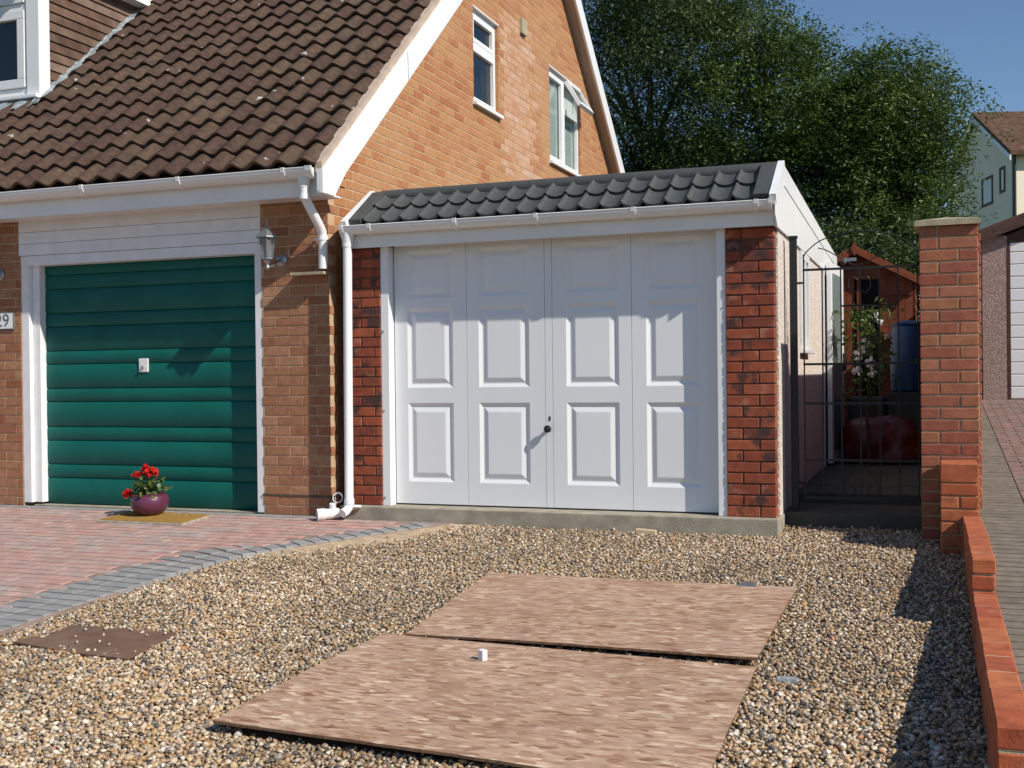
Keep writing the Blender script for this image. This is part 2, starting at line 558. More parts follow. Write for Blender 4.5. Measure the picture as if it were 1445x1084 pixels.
class MB:
    def __init__(self):
        self.v, self.f = [], []

    def add(self, vs, fs):
        n = len(self.v)
        self.v += [tuple(map(float, p)) for p in vs]
        self.f += [tuple(n + i for i in q) for q in fs]
        return self

    def box(self, x0, x1, y0, y1, z0, z1):
        return self.add([(x0, y0, z0), (x1, y0, z0), (x1, y1, z0), (x0, y1, z0), (x0, y0, z1), (x1, y0, z1), (x1, y1, z1), (x0, y1, z1)],
                        [(0, 3, 2, 1), (4, 5, 6, 7), (0, 1, 5, 4), (1, 2, 6, 5), (2, 3, 7, 6), (3, 0, 4, 7)])

    def hexa(self, p):
        """8 points: bottom loop 0-3 (ccw from above), top loop 4-7"""
        return self.add(p, [(0, 3, 2, 1), (4, 5, 6, 7), (0, 1, 5, 4), (1, 2, 6, 5), (2, 3, 7, 6), (3, 0, 4, 7)])

    def prism(self, poly, d):
        """planar 3-D polygon extruded by vector d"""
        n = len(poly)
        a = [Vector(p) for p in poly]
        b = [p + Vector(d) for p in a]
        nrm = Vector((0, 0, 0))
        for i in range(n):
            nrm += a[i].cross(a[(i + 1) % n])
        if nrm.dot(Vector(d)) > 0:
            a.reverse()
            b.reverse()
        fs = [tuple(range(n)), tuple(range(2 * n - 1, n - 1, -1))]
        fs += [(i, n + i, n + (i + 1) % n, (i + 1) % n) for i in range(n)]
        fs = fs[:2] + [tuple(reversed(q)) for q in fs[2:]] if False else fs
        return self.add(a + b, fs)

    def tube(self, pts, r, n=10, cap=True):
        pts = [Vector(p) for p in pts]
        rs = r if isinstance(r, (list, tuple)) else [r] * len(pts)
        rings = []
        up = Vector((0.13, 0.2, 0.97)).normalized()
        for i, p in enumerate(pts):
            t = (pts[min(i + 1, len(pts) - 1)] - pts[max(i - 1, 0)]).normalized()
            a = t.cross(up)
            if a.length < 0.1:
                a = t.cross(Vector((1, 0.1, 0)))
            a.normalize()
            if rings:
                pa = rings[-1][1]
                a = (pa - t * pa.dot(t)).normalized()
            b = t.cross(a)
            rings.append(([p + (a * math.cos(q) + b * math.sin(q)) * rs[i] for q in [2 * PI * k / n for k in range(n)]], a))
        vs = [q for ring, _ in rings for q in ring]
        fs = []
        for i in range(len(pts) - 1):
            for k in range(n):
                k2 = (k + 1) % n
                fs.append((i * n + k, i * n + k2, (i + 1) * n + k2, (i + 1) * n + k))
        if cap:
            fs.append(tuple(reversed(range(n))))
            fs.append(tuple((len(pts) - 1) * n + k for k in range(n)))
        return self.add(vs, fs)

    def pipe(self, a, b, ro, ri, n=16):
        """open hollow pipe from a to b"""
        a, b = Vector(a), Vector(b)
        t = (b - a).normalized()
        u = t.cross(Vector((0, 0, 1)))
        if u.length < .1:
            u = t.cross(Vector((1, 0, 0)))
        u.normalize()
        w = t.cross(u)
        vs = []
        for p, r in ((a, ro), (b, ro), (b, ri), (a, ri)):
            vs += [p + (u * math.cos(2 * PI * k / n) + w * math.sin(2 * PI * k / n)) * r for k in range(n)]
        fs = []
        for i in range(4):
            j = (i + 1) % 4
            for k in range(n):
                k2 = (k + 1) % n
                fs.append((i * n + k, i * n + k2, j * n + k2, j * n + k))
        return self.add(vs, fs)

    def lathe(self, prof, c, n=16):
        cx, cy, cz = c
        vs = [(cx + r * math.cos(2 * PI * k / n), cy + r * math.sin(2 * PI * k / n), cz + z) for r, z in prof for k in range(n)]
        fs = [(i * n + k, i * n + (k + 1) % n, (i + 1) * n + (k + 1) % n, (i + 1) * n + k) for i in range(len(prof) - 1) for k in range(n)]
        fs.append(tuple(reversed(range(n))))
        fs.append(tuple((len(prof) - 1) * n + k for k in range(n)))
        return self.add(vs, fs)

    def sweep_x(self, prof, x0, x1):
        """closed (y,z) profile extruded along x"""
        n = len(prof)
        vs = [(x0, y, z) for y, z in prof] + [(x1, y, z) for y, z in prof]
        fs = [(i, (i + 1) % n, n + (i + 1) % n, n + i) for i in range(n)]
        fs += [tuple(reversed(range(n))), tuple(range(n, 2 * n))]
        return self.add(vs, fs)

    def build(self, name, mat, parent=None, smooth=False, bevel=0.0, recalc=True):
        me = bpy.data.meshes.new(name)
        v = np.array(self.v, float)
        c = (v.min(0) + v.max(0)) / 2
        c[2] = v[:, 2].min()
        me.from_pydata((v - c).tolist(), [], self.f)
        if recalc or bevel:
            bm = bmesh.new()
            bm.from_mesh(me)
            if recalc:
                bmesh.ops.recalc_face_normals(bm, faces=bm.faces)
            if bevel:
                bmesh.ops.bevel(bm, geom=[e for e in bm.edges if e.is_manifold and e.calc_face_angle(0) > .6], offset=bevel, segments=2, profile=.6, affect='EDGES')
            bm.to_mesh(me)
            bm.free()
        me.materials.append(M[mat])
        if smooth:
            me.polygons.foreach_set('use_smooth', [True] * len(me.polygons))
            try:
                me.set_sharp_from_angle(angle=math.radians(42))
            except Exception:
                pass
        o = bpy.data.objects.new(name, me)
        return place(o, parent, c)


def array_mesh(name, v, f, mat, parent=None, rndv=None, smooth=False):
    """big mesh from numpy arrays; rndv = per-vertex value"""
    me = bpy.data.meshes.new(name)
    v = np.asarray(v, np.float32)
    c = (v.min(0) + v.max(0)) / 2
    c[2] = v[:, 2].min()
    f = np.asarray(f, np.int32)
    k = f.shape[1]
    me.vertices.add(len(v))
    me.vertices.foreach_set('co', (v - c).ravel())
    me.loops.add(f.size)
    me.loops.foreach_set('vertex_index', f.ravel())
    me.polygons.add(len(f))
    me.polygons.foreach_set('loop_start', np.arange(0, f.size, k, dtype=np.int32))
    me.polygons.foreach_set('loop_total', np.full(len(f), k, np.int32))
    me.update(calc_edges=True)
    me.polygons.foreach_set('use_smooth', np.full(len(f), bool(smooth)))
    if rndv is not None:
        a = me.attributes.new('rnd', 'FLOAT', 'POINT')
        a.data.foreach_set('value', np.asarray(rndv, np.float32))
    me.materials.append(M[mat])
    o = bpy.data.objects.new(name, me)
    return place(o, parent, c)


# chamfered block centred on the origin: 24 verts, 44 tris
def block_arrays(w, d, h, ch=0.004):
    vs, idx = [], {}
    for ax in range(3):
        for sx in (-1, 1):
            for sy in (-1, 1):
                for sz in (-1, 1):
                    s = (sx, sy, sz)
                    p = [s[i] * ((w, d, h)[i] / 2 - (0 if i == ax else ch)) for i in range(3)]
                    idx[(ax, s)] = len(vs)
                    vs.append(p)
    fs = []
    for ax in range(3):
        o1, o2 = (ax + 1) % 3, (ax + 2) % 3
        for sg in (-1, 1):
            q = []
            for a, b in ((-1, -1), (1, -1), (1, 1), (-1, 1)):
                s = [0, 0, 0]
                s[ax], s[o1], s[o2] = sg, a, b
                q.append(idx[(ax, tuple(s))])
            fs.append(q if sg > 0 else q[::-1])
    for ax in range(3):                    # edges running along ax
        o1, o2 = (ax + 1) % 3, (ax + 2) % 3
        for a in (-1, 1):
            for b in (-1, 1):
                def S_(t):
                    s = [0, 0, 0]
                    s[ax], s[o1], s[o2] = t, a, b
                    return tuple(s)
                q = [idx[(o1, S_(-1))], idx[(o1, S_(1))], idx[(o2, S_(1))], idx[(o2, S_(-1))]]
                fs.append(q[::-1] if a * b > 0 else q)
    for sx in (-1, 1):
        for sy in (-1, 1):
            for sz in (-1, 1):
                s = (sx, sy, sz)
                q = [idx[(0, s)], idx[(1, s)], idx[(2, s)]]
                fs.append(q if sx * sy * sz > 0 else q[::-1])
    return np.array(vs), fs


BLOCKS = {}


def block_mesh(w, d, h, mat, ch=.004):
    key = (round(w, 2) if w > .02 else w, round(d, 3), round(h, 3), mat, ch)
    w = key[0]
    if key not in BLOCKS:
        v, f = block_arrays(w, d, h, ch)
        me = bpy.data.meshes.new('block')
        me.from_pydata(v.tolist(), [], [tuple(q) for q in f])
        me.materials.append(M[mat])
        BLOCKS[key] = me
    return BLOCKS[key]


def blocks_joined(name, specs, mat, parent, ch=.004):
    """specs: (centre, size(w,d,h), rotz)  -> one 'stuff' mesh with a random value per block"""
    V, F3, R_ = [], [], []
    n = 0
    v0, f0 = block_arrays(1, 1, 1, .02)
    tris = []
    for q in f0:
        tris.append((q[0], q[1], q[2]))
        if len(q) == 4:
            tris.append((q[0], q[2], q[3]))
    tris = np.array(tris)
    for c, s, rz in specs:
        w, d, h = s
        ca, sa = math.cos(rz), math.sin(rz)
        p = np.sign(v0) * (np.abs(v0) * np.array([w, d, h]) + np.where(np.abs(v0) < .495, .02 * np.array([w, d, h]) - ch, 0))
        p = np.column_stack([p[:, 0] * ca - p[:, 1] * sa + c[0], p[:, 0] * sa + p[:, 1] * ca + c[1], p[:, 2] + c[2]])
        V.append(p)
        F3.append(tris + n)
        R_.append(np.full(len(p), rnd.random()))
        n += len(p)
    o = array_mesh(name, np.vstack(V), np.vstack(F3), mat, parent, np.concatenate(R_))
    return tag(o, kind='stuff')


def lay_blocks(name, specs, parent, limit=300, stuff_name=None, ch=.004, tilt=.004):
    """specs: (centre, size, rotz, mat, visible weight). The largest `limit` become parts, the rest one stuff part per material."""
    specs = sorted(specs, key=lambda s: -s[4])
    for c, s, rz, mt, wt in specs[:limit]:
        o = bpy.data.objects.new(name, block_mesh(s[0], s[1], s[2], mt, ch))
        kx = s[0] / (round(s[0], 2) if s[0] > .02 else s[0])
        o.scale = (kx, 1, 1)
        o.rotation_euler = (rnd.uniform(-tilt, tilt), rnd.uniform(-tilt, tilt), rz + rnd.uniform(-tilt, tilt))
        place(o, parent, c)
    rest = {}
    for s in specs[limit:]:
        rest.setdefault(s[3], []).append((s[0], s[1], s[2]))
    for mt, ss in rest.items():
        blocks_joined(stuff_name or name + '_field', ss, mt, parent, ch)


def bond(u0, u1, z0, z1, course=.075, L=.225, j=.010, off=0.0, phase=0):
    out = []
    k = 0
    z = z0
    while z < z1 - .02:
        zb = min(z + course - j, z1)
        u = u0 - L + ((off + (L / 2 if (k + phase) % 2 else 0)) % L)
        while u < u1:
            a, b = max(u, u0), min(u + L - j, u1)
            if b - a > .028:
                out.append((a, b, z, zb))
            u += L
        z += course
        k += 1
    return out


def cut_openings(rects, ops):
    for (a0, a1, b0, b1) in ops:
        res = []
        for (u0, u1, z0, z1) in rects:
            if u1 <= a0 or u0 >= a1 or z1 <= b0 or z0 >= b1:
                res.append((u0, u1, z0, z1))
                continue
            if z0 < b0 - .025:
                res.append((u0, u1, z0, b0 - .004))
            elif z1 > b1 + .025:
                res.append((u0, u1, b1 + .004, z1))
            if u0 < a0 - .03:
                res.append((u0, a0, max(z0, b0) if z0 < b0 - .025 else z0, z1))
            if u1 > a1 + .03:
                res.append((a1, u1, z0, z1))
        rects = res
    return rects


def weight(c, size):
    q = project(c)
    if q is None:
        return 0
    vis = 1.0 if (-10 < q[0] < W0 + 10 and -10 < q[1] < H0 + 10) else 0.001
    return vis / q[2] ** 2


# ------------------------------------------------------------------ ground levels
def gz(x, y):                 # gravel
    return -.106 + .06 * y + 0 * x


def pz(y):                    # pink paving
    return -.088 + .06 * y


DRV = [(-40, -3.0), (-9, -.65), (-4.6, -.315), (-2.05, -.125), (-.4, .01), (2, .18), (5, .39), (8.2, .60), (20, .95), (40, 1.5)]


def dz(y):
    for (a, za), (b, zb) in zip(DRV, DRV[1:]):
        if y <= b:
            t = (y - a) / (b - a)
            return za + (zb - za) * t
    return DRV[-1][1]


# ground sheet
def ground_h(x, y):
    if y < -9:
        return -.74 - .0 * y
    if y < .6:
        return -.20 + .06 * y
    base = -.16
    if y > 6:
        base += min(1, (y - 6) / 34) ** 1.0 * 3.0
    return base


xs = np.concatenate([np.linspace(-300, -30, 8), np.linspace(-25, 25, 21), np.linspace(30, 300, 8)])
ys = np.concatenate([np.linspace(-300, -20, 7), np.linspace(-16, 24, 41), np.linspace(28, 60, 6), np.linspace(80, 600, 6)])
V = [(x, y, ground_h(x, y)) for y in ys for x in xs]
nx = len(xs)
Fq = [(j * nx + i, j * nx + i + 1, (j + 1) * nx + i + 1, (j + 1) * nx + i) for j in range(len(ys) - 1) for i in range(nx - 1)]
ground = MB().add(V, Fq).build('ground', 'earth', None, smooth=True)
tag(ground, kind='structure')

# ------------------------------------------------------------------ HOUSE
YH = -.30                     # front face of the brickwork
XG = -3.20                    # gable face
house = thing('house', 'brown tiled brick house with white bargeboards and a green garage door', 'house', (-5.6, 3.5, -.06))
SL = .86                      # roof slope (dz/dy)
RIDGE_Y, EAVE_Y = 4.42, -.64


def roof_z(y):                # top of the roof deck
    return 3.02 + SL * y if y <= RIDGE_Y else 3.02 + SL * (2 * RIDGE_Y - y)


REAR_Y = 9.3
GX0 = -9.6                    # far (left) end of the house
# wall backing: front piers, gable with window holes, rear and left
W1 = (2.61, 3.30, 3.66, 4.59)
W2 = (4.975, 6.24, 3.49, 4.60)
wall = MB()
wall.box(GX0, -6.09, YH + .005, -.02, -.35, 2.36)
wall.box(-3.783, XG - .004, YH + .005, -.02, -.35, 2.36)
wall.box(-6.09, -3.783, YH + .05, -.02, 2.0, 2.36)
ycuts = [-.02, W1[0], W1[1], W2[0], W2[1], REAR_Y - .3]
for a, b in zip(ycuts, ycuts[1:]):
    spans = [(-.35, None)]
    for w in (W1, W2):
        if abs(a - w[0]) < 1e-6:
            spans = [(-.35, w[2]), (w[3], None)]
    for z0, z1 in spans:
        ka = roof_z(a) - .10
        kb = roof_z(b) - .10
        poly = [(XG - .0035, a, z0), (XG - .0035, b, z0)]
        if z1 is not None:
            poly += [(XG - .0035, b, z1), (XG - .0035, a, z1)]
        else:
            poly += [(XG - .0035, b, kb)]
            if a < RIDGE_Y < b:
                poly += [(XG - .0035, RIDGE_Y, roof_z(RIDGE_Y) - .10)]
            poly += [(XG - .0035, a, ka)]
        wall.prism(poly, (-.25, 0, 0))
wall.box(GX0, XG - .26, REAR_Y - .55, REAR_Y - .3, -.35, 2.4)
wall.prism([(GX0, -.02, -.35), (GX0, REAR_Y - .55, -.35), (GX0, REAR_Y - .55, 2.4), (GX0, RIDGE_Y, roof_z(RIDGE_Y) - .12), (GX0, -.02, 2.4)], (.2, 0, 0))
# garage interior behind the green door
hwall = wall.build('wall', 'mortar', house)
garage_back = MB().box(-6.3, -3.6, .6, .62, -.2, 2.3).build('inner_partition', 'dark', house)

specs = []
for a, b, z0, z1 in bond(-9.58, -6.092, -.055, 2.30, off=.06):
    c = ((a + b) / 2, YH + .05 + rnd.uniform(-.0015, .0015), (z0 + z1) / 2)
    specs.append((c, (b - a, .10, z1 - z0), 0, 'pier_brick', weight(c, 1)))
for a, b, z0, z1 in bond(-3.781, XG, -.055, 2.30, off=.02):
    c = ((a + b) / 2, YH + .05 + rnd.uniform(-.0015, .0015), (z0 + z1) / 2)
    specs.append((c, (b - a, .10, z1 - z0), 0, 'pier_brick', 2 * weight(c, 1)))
# gable bricks
clip_specs = []
rects = bond(YH + .102, REAR_Y - .3, -.055, 6.6, off=.07)
rects = cut_openings(rects, [(w_[0] + .003, w_[1] - .003, w_[2] + .003, w_[3] - .003) for w_ in (W1, W2)])
for a, b, z0, z1 in rects:
    top = min(roof_z(a), roof_z(b)) - .14
    if z0 > max(roof_z(a), roof_z(b)) - .16 and not (a < RIDGE_Y < b):
        continue
    if z1 > top:
        if top - z0 < .02:
            continue
        z1 = top
    c = (XG - .05 + rnd.uniform(-.0008, .0008), (a + b) / 2, (z0 + z1) / 2)
    if a > .2 and z1 < 2.1:
        wt = 1e-5
    else:
        wt = weight(c, 1) * .8
    pale = 3.42 < (a + b) / 2 < 4.45 + .15 * math.sin(z0 * 60) and 3.05 < z0 < 4.75
    specs.append((c, (b - a, .10, z1 - z0), PI / 2, 'pale_brick' if pale else 'house_brick', wt))
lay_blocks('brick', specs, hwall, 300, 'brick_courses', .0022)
MB().box(-3.79, XG + .0035, YH - .0035, YH + .05, .084, .099).build('damp_proof_course', 'mortar_dark', house)

# roof: deck, tiles, ridge
roof = MB()
for (ya, yb) in ((EAVE_Y + .14, RIDGE_Y), (RIDGE_Y, REAR_Y)):
    za, zb = roof_z(ya), roof_z(yb)
    roof.prism([(GX0 - .2, ya, za - .03), (GX0 - .2, yb, zb - .03), (GX0 - .2, yb, zb - .13), (GX0 - .2, ya, za - .13)], (GX0 * -1 + .2 - 3.10, 0, 0))
hroof = roof.build('roof', 'brown', house)

TW, TG, TLEN = .197, .257, .335
ang = math.atan(SL)


def tile_profile(n=10):
    out = []
    for i in range(n + 1):
        t = i / n
        # pan then roll: asymmetrical wave
        h = .0235 * (1 - math.cos(2 * PI * (t ** 1.25))) - .006
        out.append((t * TW * 1.03, h))
    return out


def tile_arrays():
    pr = tile_profile()
    n = len(pr)
    th = .022
    vs = []
    for yl, lift in ((0, .044), (TLEN, .003)):
        for x, h in pr:
            vs.append((x, yl, h + lift))
        for x, h in pr:
            vs.append((x, yl, h + lift - th))
    fs = []
    for i in range(n - 1):
        fs.append((i, i + 1, 2 * n + i + 1, 2 * n + i))                  # top
        fs.append((n + i, n + i + 1, i + 1, i))                          # nose
    fs.append((0, 2 * n, 3 * n, n))
    fs.append((n - 1, 2 * n - 1, 4 * n - 1, 3 * n - 1))
    return np.array(vs), fs


tv, tf = tile_arrays()
tile_me = []
for k in range(4):
    me = bpy.data.meshes.new('roof_tile')
    v = tv.copy()
    v[:, 0] += npr.normal(0, .001, len(v))
    v[:, 2] += npr.normal(0, .0012, len(v))
    me.from_pydata(v.tolist(), [], tf)
    me.materials.append(M['roof_tile'])
    me.polygons.foreach_set('use_smooth', [True] * len(me.polygons))
    try:
        me.set_sharp_from_angle(angle=math.radians(50))
    except Exception:
        pass
    tile_me.append(me)
DX, DY0, DY1 = -6.68, .60, 2.15             # dormer cheek, front, where its roof meets the main roof
tiles = []
ncol = int((3.08 + 9.6) / TW * -1 * -1)
nrow = int((RIDGE_Y - EAVE_Y) / math.cos(ang) / TG)
ca, sa = math.cos(ang), math.sin(ang)
for r in range(nrow + 1):
    s = r * TG
    y, z = EAVE_Y + s * ca, roof_z(EAVE_Y) + s * sa
    for c in range(ncol):
        x = -3.105 - (c + 1) * TW
        if x + TW / 2 < DX + .02 and DY0 - .06 < y + .1 < DY1:
            continue
        if x < GX0 - .15:
            continue
        p = (x, y, z)
        q = (x + TW / 2, y + .13 * ca, z + .13 * sa)
        tiles.append((p, weight(q, 1) * (1 if in_frame(q, 5) else .001)))
tiles.sort(key=lambda t: -t[1])
for p, _w in tiles[:300]:
    o = bpy.data.objects.new('roof_tile', rnd.choice(tile_me))
    o.rotation_euler = (ang + rnd.uniform(-.012, .012), rnd.uniform(-.008, .008), rnd.uniform(-.006, .006))
    place(o, hroof, Vector(p) + Vector((0, 0, rnd.uniform(-.002, .002))))
rv, rf, rr = [], [], []
n = 0
tf4 = np.array(tf)
for p, _w in tiles[300:]:
    v = np.column_stack([tv[:, 0] + p[0], tv[:, 1] * ca - tv[:, 2] * sa + p[1], tv[:, 1] * sa + tv[:, 2] * ca + p[2]])
    rv.append(v)
    rf.append(tf4 + n)
    rr.append(np.full(len(v), rnd.random()))
    n += len(v)
tag(array_mesh('tile_field', np.vstack(rv), np.vstack(rf), 'roof_tile', hroof, np.concatenate(rr), True), kind='stuff')
MB().prism([(GX0, RIDGE_Y, roof_z(RIDGE_Y) - .03), (GX0, REAR_Y, roof_z(REAR_Y) - .03), (GX0, REAR_Y, roof_z(REAR_Y) + .03), (GX0, RIDGE_Y, roof_z(RIDGE_Y) + .03)], (6.5, 0, 0)).build('rear_slope', 'roof_tile', house)
MB().tube([(GX0, RIDGE_Y, roof_z(RIDGE_Y) + .03), (-3.08, RIDGE_Y, roof_z(RIDGE_Y) + .03)], .11, 12).build('ridge', 'roof_tile', house, True)
# mortar bedding under the verge
MB().prism([(-3.112, EAVE_Y, roof_z(EAVE_Y) - .035), (-3.112, RIDGE_Y, roof_z(RIDGE_Y) - .035), (-3.112, RIDGE_Y, roof_z(RIDGE_Y) + .036), (-3.112, EAVE_Y, roof_z(EAVE_Y) + .036)], (.055, 0, 0)).build('verge_bedding', 'mortar_verge', house)
# bargeboards (front has a kicked foot), soffit boards
bx = -3.075
d_top, d_bot = .035, .30


def bz(y, d):
    return roof_z(y) - d


front = [(bx, EAVE_Y - .005, bz(EAVE_Y, .02)), (bx, RIDGE_Y, bz(RIDGE_Y, d_top)), (bx, RIDGE_Y, bz(RIDGE_Y, d_bot)), (bx, -.30, bz(-.30, .285)), (bx, -.47, 2.285), (bx, EAVE_Y - .005, 2.285)]
MB().prism(front[:2] + front[2:], (.028, 0, 0)).build('bargeboard', 'upvc', house)
MB().prism([(bx, RIDGE_Y, bz(RIDGE_Y, d_top)), (bx, REAR_Y + .05, bz(REAR_Y + .05, d_top)), (bx, REAR_Y + .05, bz(REAR_Y + .05, d_bot)), (bx, RIDGE_Y, bz(RIDGE_Y, d_bot))], (.028, 0, 0)).build('bargeboard', 'upvc', house)
for ya, yb in ((-.47, RIDGE_Y), (RIDGE_Y, REAR_Y)):
    MB().prism([(XG - .01, ya, bz(ya, .27)), (XG - .01, yb, bz(yb, .27)), (XG - .01, yb, bz(yb, .24)), (XG - .01, ya, bz(ya, .24))], (.135, 0, 0)).build('verge_soffit', 'verge_wood', house)
# joint line in the front bargeboard
MB().prism([(bx + .0285, .78, bz(.78, .045)), (bx + .0285, .785, bz(.785, .045)), (bx + .0285, .80, bz(.80, .285)), (bx + .0285, .795, bz(.795, .285))], (.0015, 0, 0)).build('board_joint', 'lead', house)
# eaves: fascia, soffit, box end
MB().box(GX0, -3.09, -.545, -.525, 2.283, 2.475).build('fascia', 'upvc', house)
MB().box(GX0, -3.09, -.524, YH - .002, 2.292, 2.302).build('soffit', 'soffit', house)
MB().box(-3.1, bx - .002, -.64, YH - .10, 2.287, 2.46).build('box_end', 'upvc', house)
for k in range(3):
    MB().box(-3.092, -3.078, -.6455 - .0, -.6405, 2.30, 2.44).build('box_end_trim', 'upvc', house) if k == 0 else None


def half_gutter(x0, x1, y, z, r, name, parent, mat='upvc', n=12, th=.004):
    prof = [(y + r * math.cos(PI + PI * k / n), z + r * math.sin(PI + PI * k / n)) for k in range(n + 1)]
    prof += [(y + (r - th) * math.cos(2 * PI - PI * k / n), z + (r - th) * math.sin(2 * PI - PI * k / n)) for k in range(n + 1)]
    g = MB().sweep_x(prof, x0, x1)
    for xe in (x0, x1):
        g.sweep_x([(y + (r - .001) * math.cos(PI + PI * k / n), z - .001 + (r - .001) * math.sin(PI + PI * k / n)) for k in range(n + 1)], xe - .003, xe + .003)
    # outer rolled lip
    g.tube([(x0, y - r + .001, z), (x1, y - r + .001, z)], .005, 6)
    return g.build(name, mat, parent, True)


def gutter_clip(x, y, z, r, parent, w=.03):
    n = 10
    prof = [(y + (r + .007) * math.cos(PI + PI * k / n), z + (r + .007) * math.sin(PI + PI * k / n)) for k in range(n + 1)]
    prof = [(y - r - .009, z + .010)] + prof + [(y + r + .001, z + .002)]
    prof += [(y + (r + .001) * math.cos(2 * PI - PI * k / n), z + (r + .001) * math.sin(2 * PI - PI * k / n)) for k in range(n + 1)]
    prof += [(y - r + .010, z + .004), (y - r + .010, z + .010)]
    return MB().sweep_x(prof, x - w / 2, x + w / 2).build('gutter_bracket', 'upvc', parent)


hg = half_gutter(GX0, -3.125, -.604, 2.468, .066, 'gutter', house)
for x in (-8.7, -7.6, -6.9, -5.14, -4.255, -3.36):
    gutter_clip(x, -.604, 2.468, .066, hg)
gutter_clip(-3.15, -.604, 2.468, .067, hg, .05)
# outlet and swan neck downpipe
dp = MB()
dp.tube([(-3.225, -.598, 2.43), (-3.225, -.598, 2.36)], [.052, .042], 14)
dp.tube([(-3.225, -.598, 2.38), (-3.225, -.596, 2.30), (-3.224, -.585, 2.265), (-3.222, -.56, 2.235), (-3.214, -.405, 2.085), (-3.212, -.375, 2.05), (-3.212, -.362, 2.0), (-3.212, -.362, 1.775)], .034, 14)
for z in (2.375, 2.29):
    dp.tube([(-3.225, -.597, z), (-3.225, -.597, z - .035)], .038, 14)
dp.tube([(-3.212, -.362, 2.02), (-3.212, -.362, 1.985)], .039, 14)
hdp = dp.build('downpipe', 'upvc', house, True)
MB().tube([(-3.212, -.36, 2.0), (-3.30, -.325, 2.0), (-3.30, -.295, 2.0)], .012, 8).build('pipe_clip', 'upvc', hdp)
MB().box(-3.47, -3.19, -.40, -.29, 1.735, 1.755).add([], []).build('splash_ledge', 'cap_stone', house)

# gable windows -------------------------------------------------------------
def gable_window(w, layout):
    y0, y1, z0, z1 = w
    win = MB()
    xo = XG - .035
    t = .055
    win.box(xo - .05, xo, y0 + .004, y0 + t, z0 + .004, z1 - .004)
    win.box(xo - .05, xo, y1 - t, y1 - .004, z0 + .004, z1 - .004)
    win.box(xo - .05, xo + .001, y0 + t, y1 - t, z1 - t, z1 - .004)
    win.box(xo - .05, xo + .001, y0 + t, y1 - t, z0 + .004, z0 + t)
    if layout == 'stack':
        zt = z0 + (z1 - z0) * .62
        win.box(xo - .05, xo + .0015, y0 + t, y1 - t, zt - .04, zt + .04)
    else:
        ym = y0 + (y1 - y0) * .50
        win.box(xo - .05, xo + .0015, ym - .04, ym + .04, z0 + t, z1 - t)
        zt = z0 + (z1 - z0) * .66
        win.box(xo - .05, xo + .002, ym + .04, y1 - t, zt - .03, zt + .03)
    o = win.build('window', 'upvc', house, bevel=.004)
    gl = XG - .065
    def pane(a, b, c, d):
        MB().box(gl - .006, gl, a, b, c, d).build('pane', 'glass', o)
    def bead(a, b, c, d, e=.018):
        m = MB()
        for (p, q, r_, s_) in ((a, b, c, c + e), (a, b, d - e, d), (a, a + e, c + e, d - e), (b - e, b, c + e, d - e)):
            m.box(gl, xo + .004, p, q, r_, s_)
        m.build('sash', 'upvc', o)
    if layout == 'stack':
        pane(y0 + t, y1 - t, z0 + t, zt - .04)
        pane(y0 + t, y1 - t, zt + .04, z1 - t)
        bead(y0 + t, y1 - t, zt + .04, z1 - t, .04)
        bead(y0 + t, y1 - t, z0 + t, zt - .04, .014)
    else:
        pane(y0 + t, ym - .04, z0 + t, z1 - t)
        pane(ym + .04, y1 - t, z0 + t, zt - .03)
        bead(y0 + t, ym - .04, z0 + t, z1 - t, .035)
        bead(ym + .04, y1 - t, z0 + t, zt - .03, .014)
        # open top hung vent
        a, b = ym + .03, y1 - t + .02
        h = (z1 - t + .02) - (zt - .01)
        th = math.radians(30)
        dirv = Vector((math.sin(th), 0, -math.cos(th)))
        nrm = Vector((math.cos(th), 0, math.sin(th)))
        top = Vector((xo + .01, 0, z1 - t + .02))
        def slab(ya, yb, s0, s1, n0, n1):
            pts = []
            for s in (s1, s0):
                for (yy, nn) in ((ya, n0), (yb, n0), (yb, n1), (ya, n1)):
                    q = top + dirv * s + nrm * nn
                    pts.append((q.x, yy, q.z))
            return pts
        vent = MB()
        e = .055
        for (ya, yb, s0, s1) in ((a, b, 0, e), (a, b, h - e, h), (a, a + e, e, h - e), (b - e, b, e, h - e)):
            vent.hexa(slab(ya, yb, s0, s1, 0, .045))
        v = vent.build('opening_vent', 'upvc', o)
        MB().hexa(slab(a + e, b - e, e, h - e, .018, .024)).build('pane', 'glass', o)
        # the room behind the vent
    _cx = XG - .20 if layout == 'stack' else XG - .10
    MB().box(_cx, _cx + .01, y0 + .03, y1 - .03, z0 + .02, z1 - .02).build('room_shade' if layout == 'stack' else 'net_curtain', 'dark' if layout == 'stack' else 'curtain', o)
    MB().box(xo - .03, XG + .045, y0 - .03, y1 + .03, z0 - .035, z0 + .003).build('sill', 'upvc', o, bevel=.006)
    MB().box(xo - .02, XG + .006, y0 - .01, y1 + .01, z1 - .003, z1 + .012).build('lintel', 'soffit', o)
    return o


gable_window(W1, 'stack')
gable_window(W2, 'split')
MB().box(XG - .01, XG + .035, 3.96, 4.12, 4.70, 4.87).build('wall_vent', 'cap_stone', house, bevel=.006)

